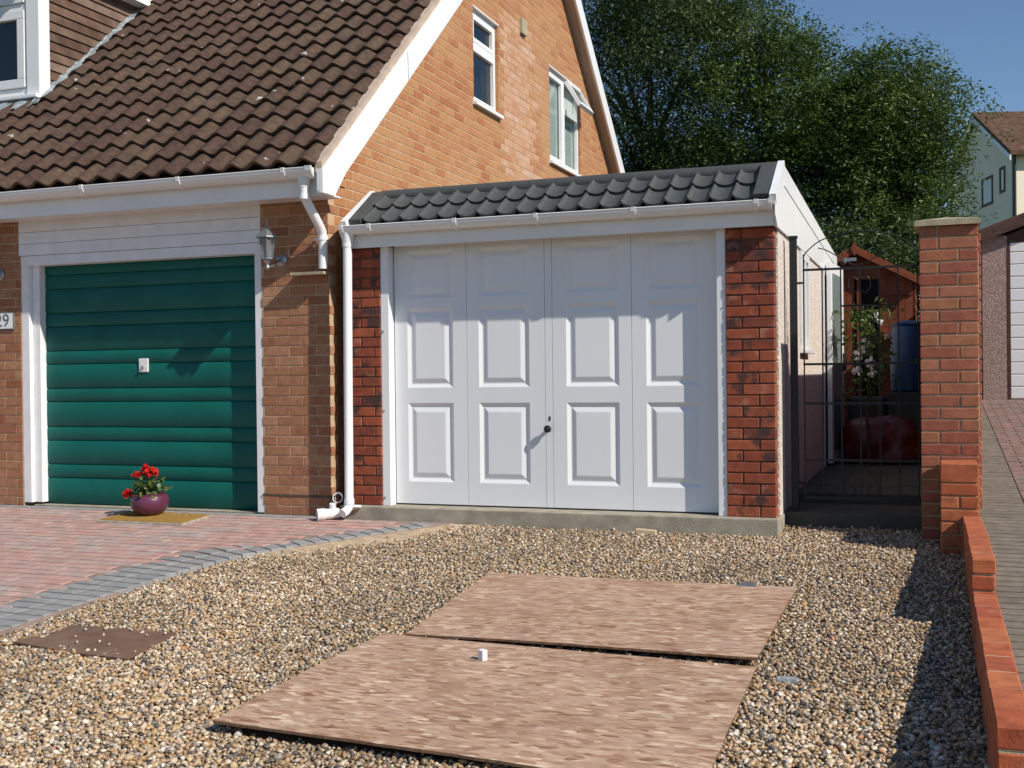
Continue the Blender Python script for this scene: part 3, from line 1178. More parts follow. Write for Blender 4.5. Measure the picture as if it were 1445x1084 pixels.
# green garage door ----------------------------------------------------------
DYp = -.19
fr = MB()
fr.box(-6.088, -6.010, YH + .006, DYp - .012, -.03, 1.985)
fr.box(-6.008, -5.935, YH + .045, DYp + .03, -.03, 1.93)
fr.box(-3.842, -3.785, YH + .006, DYp + .03, -.045, 1.985)
fr.box(-6.088, -3.785, YH + .004, DYp + .03, 1.925, 2.005)
fr.build('door_frame', 'frame_white', house, bevel=.003)
for k in range(3):
    z0 = 2.008 + k * .096
    MB().hexa([(-6.10, YH - .0045, z0), (-3.783, YH - .0045, z0), (-3.783, YH + .045, z0), (-6.10, YH + .045, z0),
               (-6.10, YH - .003, z0 + .093), (-3.783, YH - .003, z0 + .093), (-3.783, YH + .045, z0 + .093), (-6.10, YH + .045, z0 + .093)]).build('cladding_board', 'frame_white', house)
zl = [-.045, .17, .283, .48, .593, .80, .91, 1.11, 1.22, 1.42, 1.53, 1.73, 1.845, 1.93]
gd = MB().box(-5.94, -3.838, DYp + .012, DYp + .03, -.045, 1.93).build('garage_door', 'green', house)
gn = .011
for z0, z1 in zip(zl, zl[1:]):
    m = MB()
    prof = [(DYp + .013, z0), (DYp + .009, z0 + .001), (DYp, z0 + gn), (DYp - .002, (z0 + z1) / 2), (DYp, z1 - gn), (DYp + .009, z1 - .001), (DYp + .013, z1)]
    m.sweep_x(prof, -5.934, -3.843)
    m.build('door_rib', 'green', gd, True)
MB().box(-4.995, -4.905, DYp - .012, DYp + .002, 1.035, 1.145).build('handle_plate', 'upvc_old', gd, bevel=.006)
MB().tube([(-4.95, DYp - .03, 1.075), (-4.95, DYp - .004, 1.075)], .012, 10).build('lock_knob', 'bolt', gd, True)
MB().box(-6.0, -3.8, YH + .02, -.1, -.3, -.048).build('door_threshold', 'concrete', house)

# dormer --------------------------------------------------------------------
dm = MB()
ztop = 4.82
cheek = [(DX - .02, DY0 + .10, roof_z(DY0 + .10) - .1), (DX - .02, DY1 + .1, roof_z(DY1 + .1) - .1), (DX - .02, DY1 + .1, ztop), (DX - .02, DY0 + .10, ztop)]
dormer = MB().prism(cheek, (-.08, 0, 0)).build('dormer', 'brown', house)
bh = .098
z = 3.5
while z < ztop:
    ya = DY0 + .11
    yb = min(DY1, (z + bh - 3.02) / SL + .02)
    if yb > ya + .05:
        MB().hexa([(DX - .021, ya, z), (DX + .006, ya, z), (DX + .006, yb, z), (DX - .021, yb, z),
                   (DX - .021, ya, z + bh), (DX - .012, ya, z + bh), (DX - .012, yb, z + bh), (DX - .021, yb, z + bh)]).build('cladding_board', 'cladding', dormer)
    z += bh * .93
dfr = MB()
dfr.box(DX - .14, DX + .012, DY0 - .02, DY0 + .12, 3.60, ztop)
dfr.box(DX - 1.8, DX - .14, DY0 - .004, DY0 + .10, 3.60, 3.68)
dfr.box(DX - 1.8, DX - .14, DY0 - .004, DY0 + .10, 4.40, 4.46)
dfr.box(DX - 1.8, DX - .14, DY0 - .004, DY0 + .10, 4.76, ztop)
dwin = dfr.build('dormer_window', 'upvc', house, bevel=.008)
for a, b, t in ((3.68, 4.40, .085), (4.46, 4.76, .06)):
    m = MB()
    for (p, q, r_, s_) in ((DX - 1.0, DX - .16, a + .004, a + t), (DX - 1.0, DX - .16, b - t, b - .004), (DX - .16 - t, DX - .16, a + t, b - t), (DX - 1.0, DX - 1.0 + t, a + t, b - t)):
        m.box(p, q, DY0 - .022, DY0 + .04, r_, s_)
    m.build('casement', 'upvc', dwin, bevel=.006)
    MB().box(DX - 1.0 + t - .005, DX - .16 - t + .005, DY0 + .012, DY0 + .02, a + t - .005, b - t + .005).build('pane', 'glass', dwin)
MB().box(DX - 1.8, DX + .02, DY0 - .075, DY0 + .0, 3.565, 3.602).build('dormer_sill', 'upvc', dwin, bevel=.008)
MB().box(DX - 1.8, DX - .15, DY0 + .10, DY0 + .16, 3.5, ztop).build('dormer_room', 'dark', dormer)
MB().box(DX - 2.0, DX + .125, DY0 - .35, DY1 + .1, ztop, ztop + .16).build('dormer_roof', 'upvc', dormer)
# overhanging roof edge seen at the top: fascia return with white soffit
MB().box(DX + .01, DX + .105, DY0 - .3, DY1 - .12, ztop - .012, ztop - .002).build('dormer_soffit', 'soffit', dormer)
# lead flashing (crumpled strip) and apron
def strip(pts, w, name, mat, parent, seed):
    rg = random.Random(seed)
    m = MB()
    vs, fs = [], []
    for i, p in enumerate(pts):
        j = rg.uniform(-.008, .008)
        vs += [(p[0] - .01, p[1], p[2] + .075 + j), (p[0] + .02, p[1], p[2] + .05 + j), (p[0] + w * .55, p[1], p[2] + .055 + rg.uniform(-.008, .010)), (p[0] + w + rg.uniform(-.015, .015), p[1], p[2] + .028 + rg.uniform(-.004, .008))]
    for i in range(len(pts) - 1):
        for k in range(3):
            fs.append((i * 4 + k, i * 4 + k + 1, i * 4 + k + 5, i * 4 + k + 4))
    return m.add(vs, fs).build(name, mat, parent, True)


strip([(DX, y, roof_z(y)) for y in np.linspace(DY0 - .1, 2.06, 40)], .085, 'flashing', 'lead', dormer, 3)
m = MB()
vs, fs = [], []
for i, x in enumerate(np.linspace(DX - 1.8, DX + .03, 40)):
    w = .008 * math.sin(x / TW * 2 * PI)
    vs += [(x, DY0 - .0, roof_z(DY0) + .05), (x, DY0 - .05, roof_z(DY0 - .05) + .06 + w), (x, DY0 - .17 + rnd.uniform(-.012, .012), roof_z(DY0 - .17) + .05 + w * 2)]
for i in range(39):
    for k in range(2):
        fs.append((i * 3 + k, i * 3 + k + 1, i * 3 + k + 4, i * 3 + k + 3))
m.add(vs, fs).build('lead_apron', 'lead', dormer, True)

# ------------------------------------------------------------------ wall lanterns and number plaque
def lantern(x, z, label):
    t = thing('wall_lantern', label, 'lantern', (x, YH, z - .08), 'coach lanterns on the brick piers')
    y = YH
    MB().lathe([(.045, 0), (.047, .008), (.03, .02), (.012, .03)], (0, 0, 0), 18)
    bp = MB()
    ring = [(.048, 0), (.048, .010), (.036, .022), (.018, .030)]
    n = 18
    vs = [(x + r * math.cos(2 * PI * k / n), y - d, z + r * math.sin(2 * PI * k / n)) for r, d in ring for k in range(n)]
    fs = [(i * n + k, i * n + (k + 1) % n, (i + 1) * n + (k + 1) % n, (i + 1) * n + k) for i in range(3) for k in range(n)] + [tuple(3 * n + k for k in range(n)), tuple(reversed(range(n)))]
    bp.add(vs, fs).build('wall_plate', 'lantern', t, True)
    cy = y - .20
    MB().tube([(x, y - .02, z), (x, y - .07, z - .015), (x, y - .12, z - .05), (x, y - .17, z - .062), (x, cy, z - .05), (x, cy, z - .01)], .010, 10).build('arm', 'lantern', t, True)
    zb = z - .01
    MB().lathe([(.012, -.075), (.018, -.06), (.010, -.04), (.030, -.008), (.046, 0), (.046, .010), (.02, .012)], (x, cy, zb), 6).build('base', 'lantern', t)
    MB().lathe([(.040, .010), (.060, .155)], (x, cy, zb), 6).build('glass', 'lantern_glass', t)
    cg = MB()
    for k in range(6):
        a = 2 * PI * k / 6
        cg.tube([(x + .043 * math.cos(a), cy + .043 * math.sin(a), zb + .008), (x + .064 * math.cos(a), cy + .064 * math.sin(a), zb + .158)], .005, 6)
    cg.build('cage', 'lantern', t)
    MB().lathe([(.066, .152), (.088, .158), (.086, .166), (.045, .205), (.028, .215), (.030, .228), (.012, .240), (.014, .252), (.006, .262), (.004, .295)], (x, cy, zb), 6).build('cap', 'lantern', t)
    return t


lan1 = lantern(-3.60, 1.86, 'grey coach lantern fixed between green garage door and white downpipe')
lan2 = lantern(-6.30, 1.86, 'grey coach lantern fixed above the house number plaque')

pl = thing('number_plaque', 'white house number plaque on the brick pier left of green door', 'sign', (-6.27, YH, 1.41))
MB().box(-6.385, -6.158, YH - .012, YH + .004, 1.40, 1.55).build('frame', 'plaque_edge', pl, bevel=.004)
MB().box(-6.373, -6.170, YH - .0155, YH - .010, 1.412, 1.538).build('plate', 'plaque', pl)
cu = bpy.data.curves.new('numerals', 'FONT')
cu.body = '29'
cu.size = .150
cu.align_x, cu.align_y = 'CENTER', 'CENTER'
cu.extrude = .001
tmp = bpy.data.objects.new('numerals', cu)
COL.objects.link(tmp)
bpy.context.view_layer.update()
me = bpy.data.meshes.new_from_object(tmp.evaluated_get(bpy.context.evaluated_depsgraph_get()))
bpy.data.objects.remove(tmp)
me.materials.clear()
me.materials.append(M['plaque_edge'])
o = bpy.data.objects.new('numerals', me)
o.rotation_euler = (PI / 2, 0, 0)
place(o, pl, (-6.272, YH - .0165, 1.475))

# brick courses measure 78 mm: model built on a 75 mm course, sized up and set flush with the garage front
HK = 1.037


def settle(o):
    x, y, z = o.location
    o.scale = (HK, HK, HK)
    o.location = (HK * x - .0366, HK * y + .2878, HK * z - .0362)


for _o in (house, pl, lan1, lan2):
    settle(_o)
YW = -.024                    # house wall face after that

# ------------------------------------------------------------------ WHITE GARAGE
gar = thing('garage', 'prefabricated garage with a white panelled door and grey tile front', 'garage', (-1.55, 2.4, -.12))
XL, XR, DY = -3.13, 0.0, .10
MB().box(-3.25, .022, -.085, 5.0, -.30, 0.0).build('concrete_base', 'concrete', gar, bevel=.008)
# pillars
for (a, b, ph, off) in ((-.325, 0.0, 0, 0.0), (-3.235, -2.935, 1, .03)):
    pil = MB().box(a + .002, b - (.007 if b == 0 else .002), .008, .11, .0, 1.99).build('pillar', 'mortar_dark', gar)
    sp = []
    for u0, u1, z0, z1 in bond(a, b, .003, 1.955, course=.0751, off=off, phase=ph, j=.009):
        c = ((u0 + u1) / 2, .050 + rnd.uniform(-.002, .002), (z0 + z1) / 2)
        sp.append((c, (u1 - u0, .10, z1 - z0), 0, 'garage_brick', weight(c, 1)))
    lay_blocks('brick', sp, pil, 300)
# side / rear walls
side = MB()
side.box(-.055, -.004, .112, 4.9, -.0, 2.0)
swall = side.build('side_wall', 'mortar_pale', gar)
MB().box(XL, XL + .05, .112, 4.9, 0, 2.0).build('side_wall', 'mortar_pale', gar)
MB().box(XL + .05, -.055, 4.84, 4.9, 0, 2.0).build('rear_wall', 'mortar_pale', gar)
yy = [.115, .62, 1.13, 1.43]
WY0, WY1, WZ0, WZ1 = 1.44, 2.02, 1.16, 1.93
def panel(y0, y1, z0, z1):
    MB().box(-.004, .012, y0 + .004, y1 - .004, z0, z1).build('wall_panel', 'dash', swall, bevel=.004)
panel(.115, .68, .0, 2.0)
panel(.68, 1.43, .0, 2.0)
panel(1.43, 2.03, .0, 1.13)
panel(2.03, 2.75, .0, 2.0)
panel(2.75, 3.40, .0, 2.0)
panel(4.32, 4.9, .0, 2.0)
sw = MB()
for (p, q, r_, s_) in ((WY0, WY1, WZ0, WZ0 + .06), (WY0, WY1, WZ1 - .06, WZ1), (WY0, WY0 + .06, WZ0 + .06, WZ1 - .06), (WY1 - .06, WY1, WZ0 + .06, WZ1 - .06), ((WY0 + WY1) / 2 - .03, (WY0 + WY1) / 2 + .03, WZ0 + .06, WZ1 - .06)):
    sw.box(-.004, .035, p, q, r_, s_)
swin = sw.build('side_window', 'upvc', gar, bevel=.004)
MB().box(.006, .012, WY0 + .05, WY1 - .05, WZ0 + .05, WZ1 - .05).build('pane', 'glass', swin)
MB().box(0, .07, WY0 - .02, WY1 + .02, WZ0 - .035, WZ0 - .002).build('sill', 'upvc', swin, bevel=.005)
# side door frame and the open leaf
sdf = MB()
sdf.box(-.002, .03, 3.42, 3.48, .0, 1.96)
sdf.box(-.002, .03, 4.24, 4.30, .0, 1.96)
sdf.box(-.002, .03, 3.48, 4.24, 1.90, 1.96)
sdoor = sdf.build('side_door_frame', 'upvc', gar)
MB().box(-.003, .004, 3.48, 4.24, .02, 1.9).build('doorway', 'dark', sdoor)
hx, hy, an = .045, 3.50, math.radians(86)
ux, uy = math.cos(an), math.sin(an)
def leafbox(s0, s1, t0, t1, z0, z1):
    p = []
    for z in (z0, z1):
        for s, t in ((s0, t0), (s1, t0), (s1, t1), (s0, t1)):
            p.append((hx + ux * s + uy * t, hy + uy * s - ux * t, z))
    return p
# ------------------------------------------------------------------ garage roof, fascia, gutter
RY, RZ = .30, 2.40
EY, EZ = -.15, 2.105
# back roof sheet
MB().prism([(XL - .02, RY, RZ - .03), (XL - .02, 5.0, 2.19), (XL - .02, 5.0, 2.15), (XL - .02, RY, RZ - .07)], (3.15, 0, 0)).build('rear_roof_sheet', 'grey_tile', gar)
# right fascia: capping + panel with a line between
fx = .012
pan = [(fx, -.075, 1.945), (fx, 4.95, 1.945), (fx, 4.95, 2.19), (fx, RY + .04, RZ + .012), (fx, RY - .03, RZ + .012), (fx, EY - .02, EZ + .02), (fx, -.075, 2.03)]
MB().prism(pan, (.018, 0, 0)).build('side_fascia', 'upvc', gar)
MB().prism([(fx + .018, -.17, 2.005), (fx + .018, -.07, 1.945), (fx + .018, .22, 2.13), (fx + .018, RY + .0, RZ - .10), (fx + .018, RY + .02, RZ + .015), (fx + .018, EY - .02, EZ + .018), (fx + .018, -.17, EZ - .02)], (.004, 0, 0)).build('fascia_gusset', 'upvc', gar)
MB().prism([(fx + .018, .33, RZ - .13), (fx + .018, 4.95, 2.085), (fx + .018, 4.95, 2.20), (fx + .018, .33, RZ + .01)], (.006, 0, 0)).build('fascia_capping', 'upvc', gar)
# verge trims (white) on both ends of the tiled front
def verge(x0, x1, name):
    d = Vector((0, RY - EY, RZ - EZ)).normalized()
    nn = Vector((0, -d.z, d.y))
    a, b = Vector((0, EY - .02, EZ + .0)), Vector((0, RY + .02, RZ + .005))
    pts = []
    for q in (a, b):
        for off in (-.03, .042):
            w = q + nn * off
            pts.append(w)
    poly = [(x0, pts[0].y, pts[0].z), (x0, pts[2].y, pts[2].z), (x0, pts[3].y, pts[3].z), (x0, pts[1].y, pts[1].z)]
    return MB().prism(poly, (x1 - x0, 0, 0)).build(name, 'upvc', gar)
verge(-.004, .040, 'verge_trim')
verge(XL - .03, XL + .012, 'verge_trim')
# tiled front slope
dS = Vector((0, RY - EY, RZ - EZ))
slen = dS.length
dS.normalize()
nS = Vector((0, -dS.z, dS.y))
fr_ = MB().prism([(XL, EY + .03, EZ - .012), (XL, RY, RZ - .03), (XL, RY, RZ - .05), (XL, EY + .03, EZ - .035)], (3.12, 0, 0)).build('front_roof', 'grey_tile', gar)
def gtile(w, l, nseg=14):
    vs, fs = [], []
    pr = []
    for i in range(nseg + 1):
        t = i / nseg
        if t < .22:
            h = .022 * math.sin(PI * t / .22) if t > 0 else 0
            sag = 0
        else:
            q = (t - .22) / .78
            h = -.012 * math.sin(PI * q)
            sag = .009 * math.sin(PI * q)
        pr.append((t * w, h, sag))
    for s, lift in ((0, .026), (l, 0.0)):
        for x, h, sag in pr:
            vs.append((x, s - (sag if s == 0 else 0), h + lift))
        if s == 0:
            for x, h, sag in pr:
                vs.append((x, s - sag + .004, h + lift - .022))
    n = nseg + 1
    for i in range(nseg):
        fs.append((i, i + 1, 2 * n + i + 1, 2 * n + i))
        fs.append((n + i, n + i + 1, i + 1, i))
    me = bpy.data.meshes.new('roof_tile')
    me.from_pydata(vs, [], fs)
    me.materials.append(M['grey_tile'])
    me.polygons.foreach_set('use_smooth', [True] * len(me.polygons))
    try:
        me.set_sharp_from_angle(angle=math.radians(50))
    except Exception:
        pass
    return me
x0g, x1g = XL + .11, -.115
ncg = 19
gw = (x1g - x0g) / ncg
rowl = .235
gme = gtile(gw, rowl + .05)
rotg = math.atan2(dS.z, dS.y)
for r in range(3):
    for c in range(ncg):
        o = bpy.data.objects.new('roof_tile', gme)
        o.rotation_euler = (rotg, 0, 0)
        s = .045 + r * rowl
        if r == 2:
            continue
        p = Vector((x0g + c * gw, EY, EZ)) + dS * s - nS * .004
        place(o, fr_, p)
# flat cover strips at both ends, ridge roll
def slope_box(x0, x1, s0, s1, n0, n1):
    b = Vector((0, EY, EZ))
    pts = []
    for n_ in (n0, n1):
        for (x, s) in ((x0, s0), (x1, s0), (x1, s1), (x0, s1)):
            q = b + dS * s + nS * n_
            pts.append((x, q.y, q.z))
    return pts
MB().hexa(slope_box(-.115, -.003, .03, slen - .02, .0, .040)).build('verge_cover', 'grey_tile', gar, bevel=.006)
MB().hexa(slope_box(XL + .011, XL + .112, .03, slen - .02, .0, .040)).build('verge_cover', 'grey_tile', gar, bevel=.006)
MB().tube([(XL + .08, RY + .01, RZ - .02), (-.004, RY + .01, RZ - .02)], .058, 14).build('ridge_roll', 'grey_tile', gar, True)
# front fascia, soffit, gutter
MB().box(XL - .02, .010, -.075, -.055, 1.95, 2.10).build('fascia', 'upvc', gar)
MB().box(XL, .0, -.055, .012, 1.956, 1.966).build('soffit', 'upvc', gar)
MB().box(XL, 0, -.054, .2, 2.0, 2.1).build('eaves_board', 'upvc_old', gar)
MB().prism([(XL - .055, -.20, 2.11), (XL - .055, -.02, 2.11), (XL - .055, .02, 1.93), (XL - .055, -.03, 1.90)], (.018, 0, 0)).build('fascia_end', 'upvc', gar)
gg = half_gutter(XL - .045, .008, -.128, 2.104, .060, 'gutter', gar)
for x in (-2.93, -2.24, -1.62, -.915, -.09):
    gutter_clip(x, -.128, 2.104, .060, gg)
gutter_clip(-3.16, -.128, 2.104, .061, gg, .03)
gutter_clip(-.0, -.128, 2.104, .061, gg, .024)
gp = MB()
gp.tube([(-3.132, -.128, 2.06), (-3.135, -.128, 1.99)], [.050, .040], 14)
gp.tube([(-3.135, -.128, 2.01), (-3.142, -.13, 1.0), (-3.146, -.132, .02), (-3.148, -.140, -.005), (-3.155, -.165, -.03), (-3.165, -.205, -.045)], .034, 14)
gp.tube([(-3.1355, -.128, 1.995), (-3.136, -.128, 1.955)], .039, 14)
gp.tube([(-3.1455, -.131, .06), (-3.146, -.132, .02)], .039, 14)
gdp = gp.build('downpipe', 'upvc', gar, True)
MB().tube([(-3.146, -.13, .005), (-3.06, -.10, .0)], .011, 8).build('pipe_clip', 'upvc', gdp)

# door frame, door ------------------------------------------------------------
MB().box(-2.934, -2.868, .012, DY + .02, .0, 1.957).build('door_jamb', 'door_white', gar, bevel=.003)
MB().box(-.388, -.326, .012, DY + .02, .0, 1.957).build('door_jamb', 'door_white', gar, bevel=.003)
MB().box(-2.868, -.388, .06, DY + .03, 1.972, 2.0).build('door_head', 'door_white', gar)
for x in (-2.915,):
    for z in (.06, .72, 1.32):
        MB().tube([(x, .016, z), (x, .006, z)], .009, 8).build('frame_bolt', 'bolt', gar)
MB().tube([(-.345, .016, 1.42), (-.345, .007, 1.42)], .007, 8).build('frame_bolt', 'bolt', gar)
MB().box(-2.868, -.388, DY + .014, DY + .03, .0, 1.972).build('door_backing', 'black', gar)
door = MB()
cols = [(-2.860, -2.268), (-2.265, -1.655), (-1.652, -1.598), (-1.595, -1.007), (-1.004, -.396)]
pcols = [(-2.755, -2.375), None, None, None, None]
PC = {0: (-2.755, -2.380), 1: (-2.172, -1.775), 3: (-1.492, -1.100), 4: (-.902, -.512)}
PR = [(.178, .775), (.890, 1.490), (1.565, 1.925)]
ZB, ZT = .012, 1.968
holes = []
for i, (a, b) in enumerate(cols):
    y0, y1 = DY, DY + .012
    if i not in PC:
        door.box(a, b, y0, y1, ZB, ZT)
        continue
    p, q = PC[i]
    door.box(a, p, y0, y1, ZB, ZT)
    door.box(q, b, y0, y1, ZB, ZT)
    zz = ZB
    for (r_, s_) in PR:
        door.box(p, q, y0, y1, zz, r_)
        holes.append((p, q, r_, s_))
        zz = s_
    door.box(p, q, y0, y1, zz, ZT)
gdoor = door.build('garage_door', 'door_white', gar)
for (a, b, c, d) in holes:
    m = MB()
    rings = [(0, 0), (.026, .013), (.034, .0135), (.066, .003), (.072, .002)]
    vs, fs = [], []
    for ins, dep in rings:
        vs += [(a + ins, DY + dep, c + ins), (b - ins, DY + dep, c + ins), (b - ins, DY + dep, d - ins), (a + ins, DY + dep, d - ins)]
    for i in range(len(rings) - 1):
        for k in range(4):
            k2 = (k + 1) % 4
            fs.append((i * 4 + k, i * 4 + k2, i * 4 + 4 + k2, i * 4 + 4 + k))
    n_ = (len(rings) - 1) * 4
    fs.append((n_, n_ + 1, n_ + 2, n_ + 3))
    m.add(vs, fs).build('door_panel', 'door_white', gdoor, recalc=False)
hn = MB()
hz, hxx = .585, -1.627
hn.tube([(hxx, DY + .002, hz), (hxx, DY - .030, hz)], .014, 12)
hn.tube([(hxx, DY - .030, hz), (hxx, DY - .036, hz), (hxx, DY - .050, hz), (hxx, DY - .056, hz)], [.020, .027, .027, .019], 16)
hn.build('handle', 'black', gdoor, True)
MB().box(hxx + .000, hxx + .011, DY - .004, DY + .001, hz + .06, hz + .09).build('keyhole', 'black', gdoor)

# ------------------------------------------------------------------ loose pipe offcuts by the house corner
pp = MB().pipe((-3.245, -.13, .062), (-3.315, .0, .055), .038, .032)
pp.build('pipe_offcut', 'upvc', None, True)
tag(bpy.context.scene.objects['pipe_offcut'], 'white pipe offcut resting upon another beside the garage downpipe', 'pipe')
p2 = MB().pipe((-3.365, -.235, -.057), (-3.235, -.125, -.050), .040, .033)
p2.pipe((-3.364, -.234, -.0569), (-3.318, -.195, -.0545), .046, .040)
p2.tube([(-3.275, -.158, -.02), (-3.268, -.166, .022)], .024, 10)
o = p2.build('pipe_offcut', 'upvc', None, True)
tag(o, 'white branched pipe offcut lying on the paving at the house corner', 'pipe')

# ------------------------------------------------------------------ LEFT PAVING
EDGE = [(-3.56, -7.0), (-3.50, -4.4), (-3.445, -3.27), (-3.42, -2.69), (-3.40, -2.34), (-3.364, -1.93), (-3.32, -1.62), (-3.24, -1.345), (-3.09, -1.157), (-2.93, -.96), (-2.65, -.56), (-2.38, -.19), (-2.31, -.095)]


def edge_x(y):
    if y <= EDGE[0][1]:
        return EDGE[0][0]
    for (xa, ya), (xb, yb) in zip(EDGE, EDGE[1:]):
        if y <= yb:
            t = (y - ya) / (yb - ya)
            return xa + (xb - xa) * t
    return EDGE[-1][0]


base = MB()
pts = [(x, y, pz(y) - .005) for x, y in EDGE] + [(-3.33, -.095, pz(-.095) - .005), (-3.33, YW - .003, pz(YW) - .005), (-10, YW - .003, pz(YW) - .005), (-10, -7.0, pz(-7) - .005)]
paving = base.prism(pts, (0, 0, -.12)).build('driveway', 'sand', None)
tag(paving, kind='structure')
ptilt = math.atan(.06)
specs = []
# grey border rows following the edge
seg = []
ln = 0
dense = []
for (xa, ya), (xb, yb) in zip(EDGE, EDGE[1:]):
    k = max(1, int(math.hypot(xb - xa, yb - ya) / .02))
    dense += [(xa + (xb - xa) * i / k, ya + (yb - ya) * i / k) for i in range(k)]
dense = np.array(dense)
for _ in range(3):                                   # round the corners
    ker = np.ones(25) / 25
    pad = np.vstack([np.repeat(dense[:1], 12, 0), dense, np.repeat(dense[-1:], 12, 0)])
    dense = np.column_stack([np.convolve(pad[:, 0], ker, 'valid'), np.convolve(pad[:, 1], ker, 'valid')])
dd = np.concatenate([[0], np.cumsum(np.hypot(*np.diff(dense, axis=0).T))])
step = .105
for s in np.arange(.05, dd[-1], step):
    x, y = np.interp(s, dd, dense[:, 0]), np.interp(s, dd, dense[:, 1])
    x2, y2 = np.interp(s + .02, dd, dense[:, 0]), np.interp(s + .02, dd, dense[:, 1])
    a = math.atan2(y2 - y, x2 - x)
    nxv, nyv = -math.sin(a), math.cos(a)
    for off_ in ((.103, .307) if y < -1.2 else (.103,)):
        cx_, cy_ = x + nxv * off_, y + nyv * off_
        if cy_ > -.15:
            continue
        c = (cx_, cy_, pz(cy_) - .03 + (off_ > .2) * .0012)
        specs.append((c, (.099, .201, .06), a, 'paver_grey', weight(c, 1) * 1.5))
# grey strip along the house wall
x = -7.0
while x < -3.45:
    c = (x + .1, YW - .06, pz(YW - .06) - .03)
    specs.append((c, (.197, .10, .06), 0, 'paver_grey', weight(c, 1) * 1.2))
    x += .202
# pink field, running bond
row = 0
y = YW - .165
while y > -6.9:
    xo_ = (row % 2) * .101
    x = -9.6 + xo_
    while x < -2.4:
        if x + .2 < edge_x(y) - (.41 if y < -1.3 else .27) + .10:
            c = (x + .1, y, pz(y) - .03 + rnd.uniform(-.0015, .0015))
            specs.append((c, (.199, .099, .06), 0, 'paver_pink', weight(c, 1)))
        x += .2015
    y -= .1015
    row += 1
lay_blocks('paver', specs, paving, 300, 'paver_field', .0025, .004)

# ------------------------------------------------------------------ GRAVEL
xsg = np.linspace(-3.9, 1.45, 40)
ysg = np.linspace(-8.8, .62, 50)
gv = [(x, y, gz(x, y) - .012) for y in ysg for x in xsg]
gf = [(j * 40 + i, j * 40 + i + 1, (j + 1) * 40 + i + 1, (j + 1) * 40 + i) for j in range(49) for i in range(39)]
gb = MB().add(gv, gf).build('gravel_bed', 'grit', None)
tag(gb, kind='structure')


def ico(sub):
    bm = bmesh.new()
    bmesh.ops.create_icosphere(bm, subdivisions=sub, radius=1)
    v = np.array([p.co[:] for p in bm.verts])
    f = np.array([[q.index for q in fc.verts] for fc in bm.faces])
    bm.free()
    return v, f


def pebbles(px, py, pzv, size, sub, val, name):
    v0, f0 = ico(sub)
    n = len(px)
    # random rotation matrices
    q = npr.normal(size=(n, 4))
    q /= np.linalg.norm(q, axis=1)[:, None]
    w, x, y, z = q.T
    R_ = np.stack([np.stack([1 - 2 * (y * y + z * z), 2 * (x * y - z * w), 2 * (x * z + y * w)], -1),
                   np.stack([2 * (x * y + z * w), 1 - 2 * (x * x + z * z), 2 * (y * z - x * w)], -1),
                   np.stack([2 * (x * z - y * w), 2 * (y * z + x * w), 1 - 2 * (x * x + y * y)], -1)], 1)
    sc = size[:, None] * np.stack([npr.uniform(.85, 1.35, n), npr.uniform(.7, 1.1, n), npr.uniform(.5, .85, n)], -1)
    jit = 1 + npr.normal(0, .13, (n, len(v0)))
    P = v0[None] * jit[:, :, None] * sc[:, None, :]
    P = np.einsum('nij,nkj->nki', R_, P)
    P[:, :, 2] *= .8
    P += np.stack([px, py, pzv], -1)[:, None, :]
    F_ = f0[None] + (np.arange(n) * len(v0))[:, None, None]
    return P.reshape(-1, 3), F_.reshape(-1, 3), np.repeat(val, len(v0))


def gravel_points(sp, y0, y1):
    gx, gy = np.meshgrid(np.arange(-3.6, 1.17, sp), np.arange(y0, y1, sp))
    gx, gy = gx.ravel(), gy.ravel()
    gx = gx + npr.uniform(-.6, .6, len(gx)) * sp
    gy = gy + npr.uniform(-.6, .6, len(gy)) * sp
    ex = np.array([edge_x(v) for v in gy])
    keep = (gx > ex + .005 + npr.uniform(0, .03, len(gx))) & (gx < 1.16)
    keep &= ~((gy > -.09) & (gx < .03))
    keep &= ~((gy > -.42) & (gx > 1.02))
    keep &= ~((gy > .30) & (gx > .0))
    # sandy bare patch along the border and the plinth
    bare = (gy > -.95 + .55 * (gx + 2.3)) & (gx < -1.55) & (gy > edge_x(0) - 5)
    dist = gx - ex
    keep &= ~((gy > -1.15) & (dist < .20 + .12 * np.sin(gy * 7)) & (npr.random(len(gx)) < .80))
    inb = ((gx > -1.43) & (gx < .265) & (gy < -1.54) & (gy > -2.80)) | ((gx > -1.49) & (gx < .265) & (gy < -2.93) & (gy > -4.14)) | ((gx > -3.16) & (gx < -2.53) & (gy < -3.10) & (gy > -3.38))
    keep &= ~inb
    # inside the frame only (with margin)
    d = np.stack([gx, gy, -.2 + .06 * gy], -1) - CAM
    cc = d @ AX.T
    u = W0 / 2 + FPX * cc[:, 0] / cc[:, 2]
    vv = H0 / 2 - FPX * cc[:, 1] / cc[:, 2]
    keep &= (cc[:, 2] > .5) & (u > -260) & (u < W0 + 260) & (vv < H0 + 200)
    return gx[keep], gy[keep]


